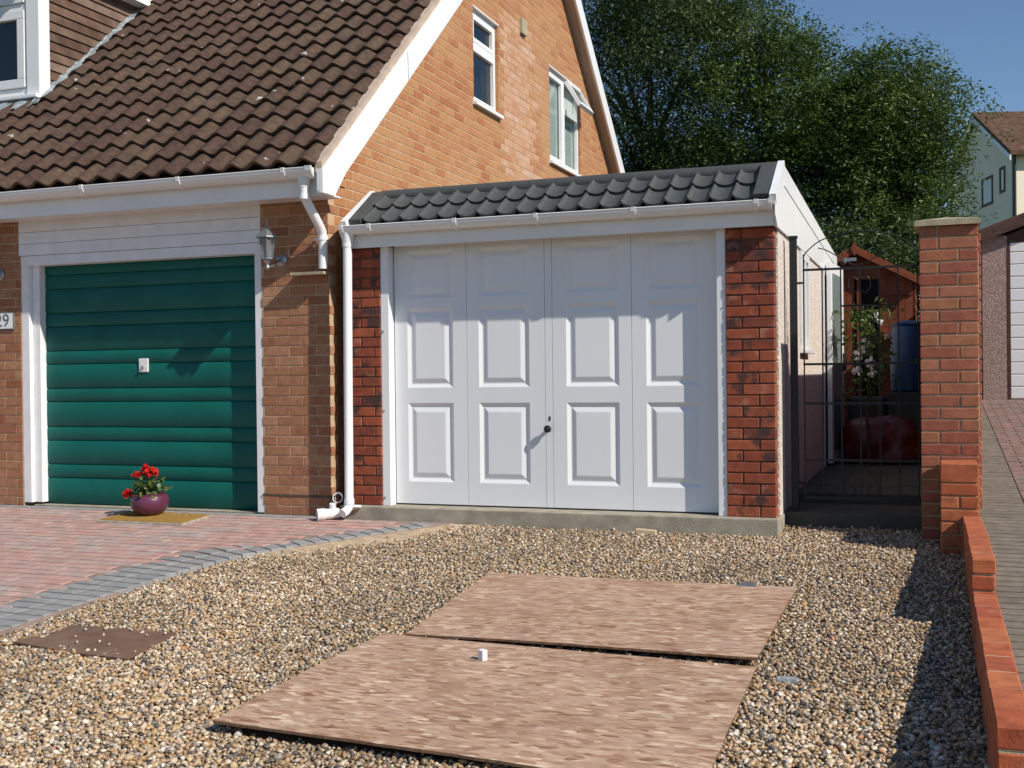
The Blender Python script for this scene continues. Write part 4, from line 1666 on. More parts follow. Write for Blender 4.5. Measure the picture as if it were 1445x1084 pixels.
VV, FF, RR = [], [], []
nv = 0
for (sp, ya, yb, sub, smin, smax) in ((.0158, -4.75, -3.05, 2, .0062, .0145), (.0158, -3.05, -1.3, 1, .0064, .014), (.0168, -1.3, .45, 1, .0066, .0135)):
    px, py = gravel_points(sp, ya, yb)
    sz = smin + (smax - smin) * npr.random(len(px)) ** 1.8
    pzv = gz(px, py) - .006 + npr.uniform(-.006, .007, len(px))
    a, b, c = pebbles(px, py, pzv, sz, sub, npr.random(len(px)), 'g')
    VV.append(a)
    FF.append(b + nv)
    RR.append(c)
    nv += len(a)
    k = len(px) // 14
    sel = npr.choice(len(px), k, replace=False)
    a, b, c = pebbles(px[sel] + .007, py[sel] + .005, pzv[sel] + .011, sz[sel] * 1.1, sub, npr.random(k), 'g')
    VV.append(a)
    FF.append(b + nv)
    RR.append(c)
    nv += len(a)
gravel = array_mesh('gravel', np.vstack(VV), np.vstack(FF), 'pebble', None, np.concatenate(RR), True)
tag(gravel, 'loose tan and grey pebble gravel covering the front yard', 'gravel', kind='stuff')
# bare sandy strip where the gravel thins out beside the paving
sv, sf = [], []
for i, y in enumerate(np.linspace(-1.35, -.10, 26)):
    ex = edge_x(y)
    w = .26 + .08 * math.sin(i * 1.3) + .05 * math.sin(i * .6)
    sv += [(ex - .02, y, gz(ex, y) + .006), (ex + w * .5, y, gz(ex, y) + .002 + .004 * math.sin(i * 2.1)), (ex + w, y, gz(ex + w, y) - .011)]
for i in range(25):
    for k in range(2):
        sf.append((i * 3 + k, i * 3 + k + 1, i * 3 + k + 4, i * 3 + k + 3))
tag(MB().add(sv, sf).build('sand_strip', 'sandy', None, True), kind='structure')

# ------------------------------------------------------------------ boards on the gravel
def warped_board(name, corners, lifts, th, label, seed, mat='osb', emat='osb_edge', group=None):
    rg = random.Random(seed)
    nu_, nv_ = 24, 18
    P = [Vector(c) for c in corners]                 # far-left, far-right, near-right, near-left (xy)
    vs = []
    def sample(u, v):
        q = P[0] * (1 - u) * (1 - v) + P[1] * u * (1 - v) + P[2] * u * v + P[3] * (1 - u) * v
        l = lifts[0] * (1 - u) * (1 - v) + lifts[1] * u * (1 - v) + lifts[2] * u * v + lifts[3] * (1 - u) * v
        l += .006 * math.sin(u * 5 + seed) * math.sin(v * 4)
        return q.x, q.y, gz(q.x, q.y) + l
    for v in range(nv_ + 1):
        for u in range(nu_ + 1):
            x, y, z = sample(u / nu_, v / nv_)
            if u in (0, nu_):
                x += rg.uniform(-.003, .003)
            if v in (0, nv_):
                y += rg.uniform(-.003, .003)
            vs.append((x, y, z))
    k = nu_ + 1
    top = len(vs)
    vs += [(x, y, z - th) for x, y, z in vs]
    fs = [(j * k + i, j * k + i + 1, (j + 1) * k + i + 1, (j + 1) * k + i) for j in range(nv_) for i in range(nu_)]
    fs += [(top + (j + 1) * k + i, top + (j + 1) * k + i + 1, top + j * k + i + 1, top + j * k + i) for j in range(nv_) for i in range(nu_)]
    ring = [i for i in range(k)] + [j * k + nu_ for j in range(1, nv_ + 1)] + [nv_ * k + i for i in range(nu_ - 1, -1, -1)] + [j * k for j in range(nv_ - 1, 0, -1)]
    nf = len(fs)
    for a, b in zip(ring, ring[1:] + ring[:1]):
        fs.append((a, b, top + b, top + a))
    o = MB().add(vs, fs).build(name, mat, None, False)
    o.data.materials.append(M[emat])
    for i, p in enumerate(o.data.polygons):
        if i >= nf:
            p.material_index = 1
        p.use_smooth = False
    return tag(o, label, 'board', group)


warped_board('wooden_board', [(-1.475, -1.515, 0), (.300, -1.505, 0), (.280, -2.885, 0), (-1.40, -2.815, 0)], (.012, .016, .052, .014), .011, 'strand board lying on the gravel nearest the white garage door', 3, group=None)
warped_board('wooden_board', [(-1.512, -2.825, 0), (.280, -2.905, 0), (.295, -4.22, 0), (-1.56, -4.155, 0)], (.011, .014, .018, .055), .011, 'large strand board with a lifted corner and a white offcut on it', 8)
warped_board('wooden_board', [(-3.17, -3.06, 0), (-2.54, -3.045, 0), (-2.49, -3.49, 0), (-3.235, -3.40, 0)], (.010, .008, .012, .010), .010, 'small dark brown board scattered with pebbles beside the pink paving', 5, 'brown_board', 'osb_edge')
# scattered pebbles on the dark board
ps = [(-3.02, -3.14), (-2.93, -3.10), (-2.86, -3.20), (-2.80, -3.30), (-2.98, -3.26), (-2.64, -3.15), (-2.72, -3.33), (-2.57, -3.10), (-2.90, -3.34), (-2.85, -3.06), (-2.78, -3.09), (-3.1, -3.07)]
px, py = np.array(ps).T
a, b, c = pebbles(px, py, gz(px, py) + .018, npr.uniform(.007, .011, len(px)), 2, npr.uniform(.5, .9, len(px)), 'g')
tag(array_mesh('loose_pebbles', a, b, 'pebble', None, c, True), 'pale loose pebbles lying on the dark brown board', 'pebbles', kind='stuff')
o = MB().hexa([(-.905, -3.115, -.278), (-.875, -3.13, -.278), (-.862, -3.105, -.278), (-.892, -3.09, -.278), (-.905, -3.115, -.232), (-.875, -3.13, -.233), (-.862, -3.105, -.231), (-.892, -3.09, -.230)]).build('white_offcut', 'upvc', None, bevel=.002)
tag(o, 'small white plastic offcut lying on the strand board', 'offcut')
o = MB().hexa([(.385, -3.06, gz(.4, -3.06) - .002), (.465, -3.04, gz(.46, -3.04) - .002), (.46, -3.015, gz(.46, -3.01) - .002), (.38, -3.035, gz(.38, -3.03) - .002),
               (.385, -3.06, gz(.4, -3.06) + .022), (.465, -3.04, gz(.46, -3.04) + .022), (.46, -3.015, gz(.46, -3.01) + .022), (.38, -3.035, gz(.38, -3.03) + .022)]).build('grey_offcut', 'lead', None, bevel=.003)
tag(o, 'small grey metal offcut on the gravel right of the boards', 'offcut')
o = MB().hexa([(-.93, -.16, gz(-.9, -.16) - .004), (-.79, -.165, gz(-.8, -.16) - .004), (-.79, -.115, gz(-.8, -.11) - .004), (-.93, -.11, gz(-.9, -.11) - .004),
               (-.93, -.16, gz(-.9, -.16) + .028), (-.79, -.165, gz(-.8, -.16) + .022), (-.79, -.115, gz(-.8, -.11) + .022), (-.93, -.11, gz(-.9, -.11) + .028)]).build('timber_offcut', 'pine', None, bevel=.003)
tag(o, 'pale timber offcut on the gravel against the garage base', 'offcut')
o = MB().hexa([(-.02, -1.54, gz(0, -1.5) - .003), (.085, -1.545, gz(0, -1.5) - .003), (.07, -1.46, gz(0, -1.46) - .003), (-.005, -1.46, gz(0, -1.46) - .003),
               (-.02, -1.54, gz(0, -1.5) + .018), (.085, -1.545, gz(0, -1.5) + .016), (.07, -1.46, gz(0, -1.46) + .016), (-.005, -1.46, gz(0, -1.46) + .020)]).build('slate_scrap', 'slate', None, bevel=.003)
tag(o, 'dark slate scrap on the gravel behind the far strand board', 'slate')

# ------------------------------------------------------------------ doormat and geranium pot
mp = [(-5.09, -.615), (-4.295, -.615), (-4.295, -.225), (-5.075, -.175)]
o = MB().hexa([(x, y, pz(y) - .001) for x, y in mp] + [(x, y, pz(y) + .016) for x, y in mp]).build('doormat', 'mat_edge', None, bevel=.004)
tag(o, 'pale edged coir doormat under the geranium pot', 'doormat')
mc = np.mean(mp, 0)
mi = [(mc[0] + (x - mc[0]) * .955, mc[1] + (y - mc[1]) * .90) for x, y in mp]
MB().hexa([(x, y, pz(y) + .012) for x, y in mi] + [(x, y, pz(y) + .021) for x, y in mi]).build('coir_pile', 'coir', o)
PX, PY = -4.805, -.33
PZ = pz(PY) + .021
pot = thing('flower_pot', 'purple glazed pot of red geraniums on a coir doormat', 'plant pot', (PX, PY, PZ))
prof = [(.078, 0), (.10, .012), (.135, .05), (.149, .095), (.146, .125), (.134, .150), (.137, .160), (.130, .164), (.122, .154), (.120, .132), (.02, .128)]
MB().lathe(prof, (PX, PY, PZ), 28).build('pot', 'pot', pot, True)
MB().lathe([(.121, .131), (.121, .141), (.01, .147)], (PX, PY, PZ), 20).build('soil', 'soil', pot)


def leaf_cloud(name, centres, nper, spread, lsize, mat, parent, aspect=.9, seed=1, up=.4, rnds=None):
    g = np.random.default_rng(seed)
    C_ = np.repeat(np.asarray(centres, float), nper, 0)
    n = len(C_)
    p = C_ + g.normal(0, 1, (n, 3)) * np.asarray(spread)
    nr = g.normal(0, 1, (n, 3)) + np.array([0, 0, up])
    nr /= np.linalg.norm(nr, axis=1)[:, None]
    t = np.cross(nr, g.normal(0, 1, (n, 3)))
    t /= np.linalg.norm(t, axis=1)[:, None]
    b = np.cross(nr, t)
    L_ = (lsize * g.uniform(.6, 1.25, n))[:, None]
    v = np.stack([p - t * L_, p + b * L_ * aspect + nr * L_ * .15, p + t * L_, p - b * L_ * aspect + nr * L_ * .15], 1).reshape(-1, 3)
    f = np.arange(n * 4).reshape(-1, 4)
    r = np.repeat(g.random(n) if rnds is None else np.repeat(rnds, nper), 4)
    return array_mesh(name, v, f, mat, parent, r)


cs = [(PX + rnd.gauss(-.02, .07), PY + rnd.gauss(0, .055), PZ + rnd.uniform(.16, .27)) for _ in range(40)]
leaf_cloud('foliage', cs, 5, (.02, .02, .018), .022, 'ger_leaf', pot, .95, 4, 1.2)
heads = [(PX - .025, PY, PZ + .345, .052), (PX + .045, PY - .02, PZ + .335, .05), (PX - .105, PY - .02, PZ + .31, .036), (PX - .175, PY - .04, PZ + .165, .046)]
st = MB()
for (x, y, z_, r) in heads:
    st.tube([(PX, PY, PZ + .13), (PX * .4 + x * .6, PY * .5 + y * .5, PZ + .13 + (z_ - PZ - .13) * .6 + .01), (x, y, z_ - r * .3)], .0035, 6)
st.build('stems', 'ger_leaf', pot)
for i, (x, y, z_, r) in enumerate(heads):
    cc = []
    for k in range(34):
        v = Vector((rnd.gauss(0, 1), rnd.gauss(0, 1), rnd.gauss(0, 1))).normalized()
        cc.append((x + v.x * r * .72, y + v.y * r * .72, z_ + v.z * r * .6))
    leaf_cloud('flower_head', cc, 3, (r * .12, r * .12, r * .12), r * .30, 'petal', pot, .95, 20 + i, .2)
# fallen petals on the mat
cc = []
for _ in range(16):
    _x, _y = -4.50 + rnd.uniform(-.18, .18), -.33 + rnd.uniform(-.08, .07)
    cc.append((_x, _y, pz(_y) + .0245))
tag(leaf_cloud('fallen_petals', cc, 1, (.001, .001, .0005), .010, 'white_petal', None, .8, 9, 9), 'fallen pale petals scattered on the coir doormat', 'petals', kind='stuff')

# ------------------------------------------------------------------ RIGHT DRIVEWAY (block paving)
ysd = np.concatenate([np.linspace(-40, -9, 6), np.linspace(-8.5, 12, 60), np.linspace(13, 40, 8)])
dv, df = [], []
for y in ysd:
    dv += [(1.262, y, dz(y) - .014), (6.5, y, dz(y) - .014), (6.5, y, dz(y) - .25), (1.262, y, dz(y) - .25)]
for i in range(len(ysd) - 1):
    for k in range(4):
        df.append((i * 4 + k, i * 4 + (k + 1) % 4, i * 4 + 4 + (k + 1) % 4, i * 4 + 4 + k))
ndrv = MB().add(dv, df).build('neighbour_driveway', 'sand', None)
tag(ndrv, kind='structure')
specs = []
y = -5.5
while y < 9:
    zt = dz(y + .05) - .03
    c = (1.265 + .145, y + .05, zt)
    specs.append((c, (.29, .099, .06), 0, 'paver_drab', weight(c, 1) * 1.5))
    y += .1015
row = 0
y = -5.5
while y < 10.4:
    x = 1.558 + (0 if row % 2 else -.101)
    while x < 5.5:
        a, b = max(x, 1.558), x + .198
        if not (y > 8.1 and b > 1.6):
            c = ((a + b) / 2, y + .05, dz(y + .05) - .03 + rnd.uniform(-.002, .002))
            specs.append((c, (b - a, .098, .06), 0, 'paver_brown', weight(c, 1)))
        x += .2025
    y += .1015
    row += 1
lay_blocks('paver', specs, ndrv, 300, 'paver_field', .005, .008)

# ------------------------------------------------------------------ low stepped wall, gate pillar, boundary wall
low = thing('low_wall', 'low stepped red brick garden wall between gravel and block drive', 'wall', (1.2, -2.9, -.3))
XA, XB = 1.152, 1.256
core = MB().box(XA + .007, XB - .007, -5.9, -4.20, -.75, -.217)
core.box(XA + .007, XB - .007, -4.185, -2.07, -.75, -.0635)
core.box(XA + .007, XB - .007, -2.05, -.37, -.45, .0945)
core.box(1.038, 1.232, -.385, -.06, -.35, .40)
lcore = core.build('mortar_core', 'mortar_pale', low)
specs = []
for (y0, y1, ztop_, nc) in ((-5.9, -4.195, -.2135, 6), (-4.19, -2.065, -.060, 8), (-2.06, -.372, .098, 6)):
    for k in range(nc):
        zt = ztop_ - k * .077
        y = y0 - (.115 if k % 2 else 0)
        while y < y1:
            a, b = max(y, y0), min(y + .212, y1)
            if b - a > .03:
                c = ((XA + XB) / 2 + rnd.uniform(-.003, .003), (a + b) / 2, zt - .033 + rnd.uniform(-.0015, .0015))
                if c[2] + .04 > gz(1.1, c[1]) - .1:
                    specs.append((c, (b - a, XB - XA, .067), PI / 2, 'wall_brick', weight(c, 1)))
            y += .2265
# pier
zt = .412
hts = [.112, .069, .069, .069, .069, .069, .069]
for k, h in enumerate(hts):
    parts = [(1.028, 1.242)] if k in (0, 1) else ([(1.028, 1.130), (1.140, 1.242)] if k % 2 == 0 else [(1.028, 1.242)])
    for a, b in parts:
        c = ((a + b) / 2, -.349, zt - h / 2)
        specs.append((c, (b - a, .102, h), 0, 'wall_brick', 1))
        c = ((a + b) / 2, -.24, zt - h / 2)
        specs.append((c, (b - a, .10, h), 0, 'wall_brick', .9))
        c = ((a + b) / 2, -.125, zt - h / 2)
        specs.append((c, (b - a, .10, h), 0, 'wall_brick', .9))
    zt -= h + .0095
lay_blocks('brick', specs, lcore, 300, None, .005, .008)

gpil = thing('gate_pillar', 'tall brick gate pillar with a stone cap', 'pillar', (1.09, .12, -.2))
PA, PB, P0, P1 = .916, 1.262, -.05, .29
pcore = MB().box(PA + .008, PB - .008, P0 + .008, P1 - .008, -.35, 1.89).build('mortar_core', 'mortar_pale', gpil)
specs = []
course = .0768
k = 0
z = 1.890 - .067
while z > -.3:
    wfull, whalf = .228, .108
    fs_ = ((PA, PA + wfull), (PA + wfull + .01, PB)) if k % 2 == 0 else ((PA, PA + whalf), (PA + whalf + .01, PB))
    if k == 0:
        fs_ = ((PA, PA + .10), (PA + .11, PB))
    for a, b in fs_:
        for yc, dep in ((P0 + .051, .102), (P1 - .051, .102)):
            c = ((a + b) / 2, yc + rnd.uniform(-.002, .002), z + .0335)
            specs.append((c, (b - a, dep, .067), 0, 'pillar_brick', 1 if yc < .1 else .5))
    for xc in (PA + .051, PB - .051):
        c = (xc, (P0 + P1) / 2, z + .0335)
        specs.append((c, (.102, .118, .067), 0, 'pillar_brick', .4))
    z -= course
    k += 1
lay_blocks('brick', specs, pcore, 300, None, .004, .006)
cz0 = 1.892
cp = MB()
ca_ = (PA - .03, PB + .015, P0 - .03, P1 + .03)
cp.box(ca_[0], ca_[1], ca_[2], ca_[3], cz0, cz0 + .036)
xm, ym = (ca_[0] + ca_[1]) / 2, (ca_[2] + ca_[3]) / 2
cp.add([(ca_[0], ca_[2], cz0 + .0355), (ca_[1], ca_[2], cz0 + .0355), (ca_[1], ca_[3], cz0 + .0355), (ca_[0], ca_[3], cz0 + .0355), (xm, ym, cz0 + .072)], [(0, 1, 4), (1, 2, 4), (2, 3, 4), (3, 0, 4), (3, 2, 1, 0)])
cp.build('stone_cap', 'cap_stone', gpil, recalc=True)

bw = thing('boundary_wall', 'brick boundary wall running back from the gate pillar', 'wall', (1.18, 3.3, .0))
bcore = MB().box(1.085, 1.278, .30, 6.6, -.3, 1.86).build('mortar_core', 'mortar_pale', bw)
specs = []
for a, b, z0, z1 in bond(.30, 6.6, -.1, 1.87, course=.0768):
    for xc in (1.122, 1.24):
        c = (xc, (a + b) / 2, (z0 + z1) / 2)
        specs.append((c, (b - a, .10, z1 - z0), PI / 2, 'pillar_brick', weight(c, 1)))
lay_blocks('brick', specs, bcore, 200, 'brick_courses')

# ------------------------------------------------------------------ iron gate and its post
post = MB().box(.052, .100, .42, .47, -.20, 1.915)
post.box(.046, .106, .414, .476, 1.915, 1.93)
o = post.build('gate_post', 'iron', None)
tag(o, 'black square gate post standing against the pebbledash garage side', 'post')
gate = thing('iron_gate', 'black wrought iron gate between the garage and brick pillar', 'gate', (.51, .45, .08))
GY = .45
gx0, gx1 = .145, .898
bars = [gx0 + (gx1 - gx0) * k / 6 for k in range(7)]
for z, nm in ((.095, 'bottom_rail'), (.36, 'rail'), (.755, 'rail'), (1.03, 'rail'), (1.69, 'top_rail')):
    MB().box(gx0 - .006, gx1 + .006, GY - .006, GY + .006, z - .008, z + .008).build(nm, 'iron', gate)
for k, x in enumerate(bars):
    top = 1.69 if 0 < k < 6 else 1.80
    MB().box(x - .0045, x + .0045, GY - .0046, GY + .0046, .09, top).build('upright', 'iron', gate)
MB().box(bars[2], bars[5], GY - .0052, GY + .0052, 1.425, 1.437).build('rail', 'iron', gate)
def arc(pts, r=.0042):
    P_ = [Vector(p) for p in pts]
    out = []
    for i in range(len(P_) - 1):
        p0, p1, p2, p3 = P_[max(i - 1, 0)], P_[i], P_[i + 1], P_[min(i + 2, len(P_) - 1)]
        for k in range(8):
            t = k / 8
            out.append(.5 * ((2 * p1) + (p2 - p0) * t + (2 * p0 - 5 * p1 + 4 * p2 - p3) * t * t + (3 * p1 - p0 - 3 * p2 + p3) * t ** 3))
    out.append(P_[-1])
    return MB().tube(out, r, 6)
arc([(gx0, GY, 1.78), (gx0 + .03, GY, 1.825), (gx0 + .14, GY, 1.90), (gx0 + .37, GY, 1.945), (gx1 - .14, GY, 1.90), (gx1 - .03, GY, 1.825), (gx1, GY, 1.78)]).build('arch', 'iron', gate)
arc([(gx0 + .10, GY, 1.84), (gx0 + .16, GY, 1.82), (gx0 + .25, GY, 1.765), (gx0 + .37, GY, 1.71), (gx0 + .52, GY, 1.78), (gx1 - .06, GY, 1.86)], .0038).build('scroll', 'iron', gate)
for s in (-1, 1):
    xm = (gx0 + gx1) / 2
    arc([(xm, GY, .36), (xm + s * .02, GY, .33), (xm + s * .09, GY, .24), (xm + s * .12, GY, .165), (xm + s * .08, GY, .11), (xm + s * .04, GY, .15), (xm + s * .07, GY, .19)], .0038).build('scroll', 'iron', gate)
    arc([(xm, GY, 1.60), (xm + s * .05, GY, 1.63), (xm + s * .075, GY, 1.57), (xm + s * .04, GY, 1.52), (xm, GY, 1.55)], .0038).build('scroll', 'iron', gate)
MB().box(gx1 - .02, gx1 + .03, GY - .012, GY + .012, 1.02, 1.06).build('latch', 'iron', gate)
for z in (.2, 1.6):
    MB().tube([(.076, GY - .005, z), (gx0, GY, z)], .008, 8).build('hinge', 'iron', gate)

# step and path beyond the gate
MB().box(-.0, .92, .33, .95, -.32, .005).build('door_step', 'path', None, bevel=.01)
tag(bpy.context.scene.objects['door_step'], 'worn concrete step under the black iron gate', 'step')
pa = MB().box(.013, 1.08, .955, 6.9, -.32, .07).build('garden_path', 'path', None)
tag(pa, kind='structure')
for i, y in enumerate(np.arange(.96, 6.3, .62)):
    MB().box(.03, 1.07, y, y + .61, .06, .078 + .003 * (i % 2)).build('slab', 'path', pa, bevel=.006)

# open side door leaf of the garage (part of the garage)
lf = MB().hexa(leafbox(0, .80, 0, .044, .10, 2.02)).build('open_side_door', 'upvc', gar, bevel=.004)
M['obscure'] = pmat('obscure_panel', (.20, .25, .23), .1, 6, .2, .2, 60, .5)
MB().hexa(leafbox(.07, .66, .043, .047, .22, 1.92)).build('door_glazing', 'obscure', lf)
MB().hexa(leafbox(.70, .74, .044, .075, .98, 1.16)).build('handle', 'black', lf)

# ------------------------------------------------------------------ shed
SY = 6.35
shed = thing('garden_shed', 'orange brown timber shed with a pitched roof and dark open doorway', 'shed', (.14, 7.2, .0))
sx0, sx1, sap, sev = -.53, .80, 2.43, 2.075
xm = .14
MB().prism([(sx0 + .02, SY + .02, .02), (sx1 - .02, SY + .02, .02), (sx1 - .02, SY + .02, sev), (xm, SY + .02, sap - .03), (sx0 + .02, SY + .02, sev)], (0, 1.9, 0)).build('carcass', 'dark', shed)
x = sx0
while x < sx1 - .01:
    w = .094
    b = min(x + w, sx1)
    ztb = sev + (sap - sev) * (1 - abs((x + b) / 2 - xm) / (sx1 - xm)) - .02
    z0 = 2.07 if (.165 < (x + b) / 2 < .455) else .04
    MB().box(x + .002, b - .002, SY, SY + .019, z0, max(z0 + .03, ztb)).build('wall_board', 'shed', shed)
    x += w
z = .06
while z < sev - .05:
    MB().hexa([(sx1 - .02, SY + .0, z), (sx1 + .014, SY + .0, z), (sx1 + .014, SY + 1.92, z), (sx1 - .02, SY + 1.92, z),
               (sx1 - .02, SY + .0, z + .128), (sx1 + .002, SY + .0, z + .128), (sx1 + .002, SY + 1.92, z + .128), (sx1 - .02, SY + 1.92, z + .128)]).build('weatherboard', 'shed', shed)
    z += .125
MB().box(.155, .20, SY - .02, SY, .04, 2.08).build('door_post', 'shed', shed)
MB().box(.10, .48, SY - .018, SY, 2.06, 2.13).build('door_head', 'shed', shed)
MB().box(.455, .78, SY - .018, SY - .001, 1.86, 1.93).build('ledge_batten', 'shed', shed)
for s in (-1, 1):
    ex = xm + s * (sx1 - xm + .09)
    ez = sev - .055
    pts = [(xm, SY - .10, sap + .02), (ex, SY - .10, ez + .02), (ex, SY - .10, ez - .02), (xm, SY - .10, sap - .02)]
    MB().prism(pts, (0, 2.2, 0)).build('roof', 'brown', shed)
    MB().prism([(xm, SY - .125, sap + .025), (ex, SY - .125, ez + .025), (ex, SY - .125, ez - .065), (xm, SY - .125, sap - .065)], (0, .022, 0)).build('bargeboard', 'shed', shed)
MB().prism([(xm, SY - .14, sap + .075), (xm + .045, SY - .14, sap - .01), (xm, SY - .14, sap - .10), (xm - .045, SY - .14, sap - .01)], (0, .016, 0)).build('finial', 'shed', shed)
fl = MB().box(.02, .16, SY - .16, SY - .06, 2.27, 2.31)
fl.tube([(.03, SY - .14, 2.28), (.01, SY - .20, 2.25)], .03, 8)
fl.build('floodlight', 'lantern', shed)

# ------------------------------------------------------------------ garden things behind the gate
bt = thing('water_butt', 'blue plastic water butt on a dark stand in the shaded garden', 'water butt', (.76, 4.4, .07))
MB().lathe([(.14, 0), (.165, .02), (.18, .35), (.178, .40), (.16, .62), (.150, .66), (.16, .67), (.165, .69), (.05, .72)], (.76, 4.4, .76), 20).build('barrel', 'blue', bt, True)
MB().box(.56, .96, 4.18, 4.62, .07, .765).build('stand', 'black', bt, bevel=.02)


def lumpy(name, c, s, mat, seed, label, cat):
    g = np.random.default_rng(seed)
    v, f = ico(4)
    d = np.zeros(len(v))
    for k in range(14):
        w = g.normal(size=3) * (2 + k * .5)
        d += np.sin(v @ w + g.uniform(0, 6)) * .10 / (1 + k * .25)
    v = v * (1 + d)[:, None]
    v = np.sign(v) * np.abs(v) ** .75
    v[:, 2] = np.maximum(v[:, 2], -.72)
    v = v * np.array(s) + np.array(c)
    o = array_mesh(name, v, f, mat, None, None, True)
    return tag(o, label, cat)


lumpy('plastic_sack', (.52, 3.9, .27), (.34, .20, .27), 'red', 2, 'red plastic sack lying on the path behind the iron gate', 'sack')
o = MB().box(.18, .55, 4.25, 4.6, .078, .72).build('storage_box', 'black', None, bevel=.03)
tag(o, 'black storage box on the path behind the red sack', 'box')
sh = thing('flowering_shrub', 'white flowering shrub in front of the shed door', 'shrub', (.42, 3.55, .07))
MB().tube([(.42, 3.6, .07), (.40, 3.6, .5), (.43, 3.55, 1.1)], [.02, .016, .008], 8).build('stem', 'bark', sh)
cs = [(rnd.gauss(.45, .10), rnd.gauss(3.55, .10), rnd.uniform(.78, 1.58)) for _ in range(70)]
leaf_cloud('foliage', cs, 9, (.05, .05, .05), .035, 'leaf_mid', sh, .5, 33, .8)
for i, (x, y, z, r) in enumerate(((.40, 3.45, 1.24, .05), (.33, 3.47, 1.12, .06), (.44, 3.45, 1.06, .055), (.53, 3.47, 1.43, .035), (.50, 3.45, 1.50, .03), (.37, 3.45, 1.17, .05), (.46, 3.44, .97, .05), (.32, 3.46, .98, .05), (.59, 3.46, 1.30, .03))):
    cc = []
    for k in range(16):
        v = Vector((rnd.gauss(0, 1), rnd.gauss(0, 1), rnd.gauss(0, 1))).normalized() * r * .7
        cc.append((x + v.x, y + v.y, z + v.z))
    leaf_cloud('flower_head', cc, 3, (r * .12,) * 3, r * .34, 'white_petal', sh, .9, 60 + i, .2)

# ------------------------------------------------------------------ neighbour's garage on the right
ng = thing('neighbour_garage', 'pebbledash garage with a ribbed white door beyond the block drive', 'garage', (3.1, 10.5, .6))
NY, NB = 8.2, .58
MB().box(1.62, 4.6, NY + .02, 13, NB - .3, 2.62).build('walls', 'dash2', ng)
MB().box(1.60, 1.898, NY, NY + .1, NB, 2.70).build('front_panel', 'dash2', ng, bevel=.005)
MB().box(4.30, 4.62, NY, NY + .1, NB, 2.70).build('front_panel', 'dash2', ng, bevel=.005)
MB().box(1.90, 1.935, NY - .005, NY + .05, NB, 2.62).build('door_frame', 'brown', ng)
nd = MB().box(1.935, 4.29, NY + .024, NY + .04, NB + .01, 2.60).build('ribbed_door', 'upvc', ng)
z = NB + .02
while z < 2.56:
    MB().sweep_x([(NY + .025, z), (NY + .012, z + .012), (NY + .010, z + .145), (NY + .025, z + .155)], 1.937, 4.288).build('door_rib', 'upvc', nd)
    z += .157
for s in (-1, 1):
    a = (3.12, 3.18)
    ex = 3.12 + s * 1.60
    MB().prism([(3.12, NY - .12, 3.30), (ex, NY - .12, 2.72), (ex, NY - .12, 2.60), (3.12, NY - .12, 3.16)], (0, .03, 0)).build('bargeboard', 'brown', ng)
    MB().prism([(3.12, NY - .10, 3.34), (ex, NY - .10, 2.76), (ex, NY - .10, 2.70), (3.12, NY - .10, 3.28)], (0, 5.1, 0)).build('roof', 'far_roof', ng)
MB().prism([(1.66, NY + .01, 2.60), (4.6, NY + .01, 2.60), (3.12, NY + .01, 3.2)], (0, .05, 0)).build('gable_board', 'brown', ng)

# ------------------------------------------------------------------ far cream house
fh = thing('far_house', 'cream rendered house with brown tiled gable beyond the trees', 'house', (14, 33, 2.5))


def cam_pt(px, depth, z):
    lat = (px - W0 / 2) / FPX * depth
    h = CAM[:2] + np.array([_f[0], _f[1]]) * depth + np.array([_r[0], _r[1]]) * lat
    return Vector((h[0], h[1], z))


A_ = cam_pt(1430, 38.0, 0)
B_ = cam_pt(1341, 44.4, 0)
dv_ = (B_ - A_)
glen = dv_.length
dv_.normalize()
rv_ = Vector((-dv_.y, dv_.x, 0))
if rv_.dot(Vector((1, 0, 0))) < 0:
    rv_ = -rv_
EZ_, AZ_, GB = 8.2, 10.05, 2.2


def H(s, t, z):
    p = A_ + dv_ * s + rv_ * t
    return (p.x, p.y, z)


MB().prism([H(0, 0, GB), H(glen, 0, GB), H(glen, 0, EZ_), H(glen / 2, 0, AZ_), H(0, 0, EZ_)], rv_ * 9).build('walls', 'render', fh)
for (sa_, sb_) in ((-.35, glen / 2), (glen + .35, glen / 2)):
    za_ = EZ_ - .2
    slope_dir = (AZ_ - EZ_) / (glen / 2)
    q = [H(sa_, -.18, EZ_ - .35 * slope_dir + .05), H(sb_, -.18, AZ_ + .05), H(sb_, -.18, AZ_ + .2), H(sa_, -.18, EZ_ - .35 * slope_dir + .2)]
    MB().prism(q, rv_ * 9.4).build('roof', 'far_roof', fh)
    q = [H(sa_, -.19, EZ_ - .35 * slope_dir - .12), H(sb_, -.19, AZ_ - .12), H(sb_, -.19, AZ_ + .06), H(sa_, -.19, EZ_ - .35 * slope_dir + .06)]
    MB().prism(q, rv_ * .05).build('bargeboard', 'upvc_old', fh)


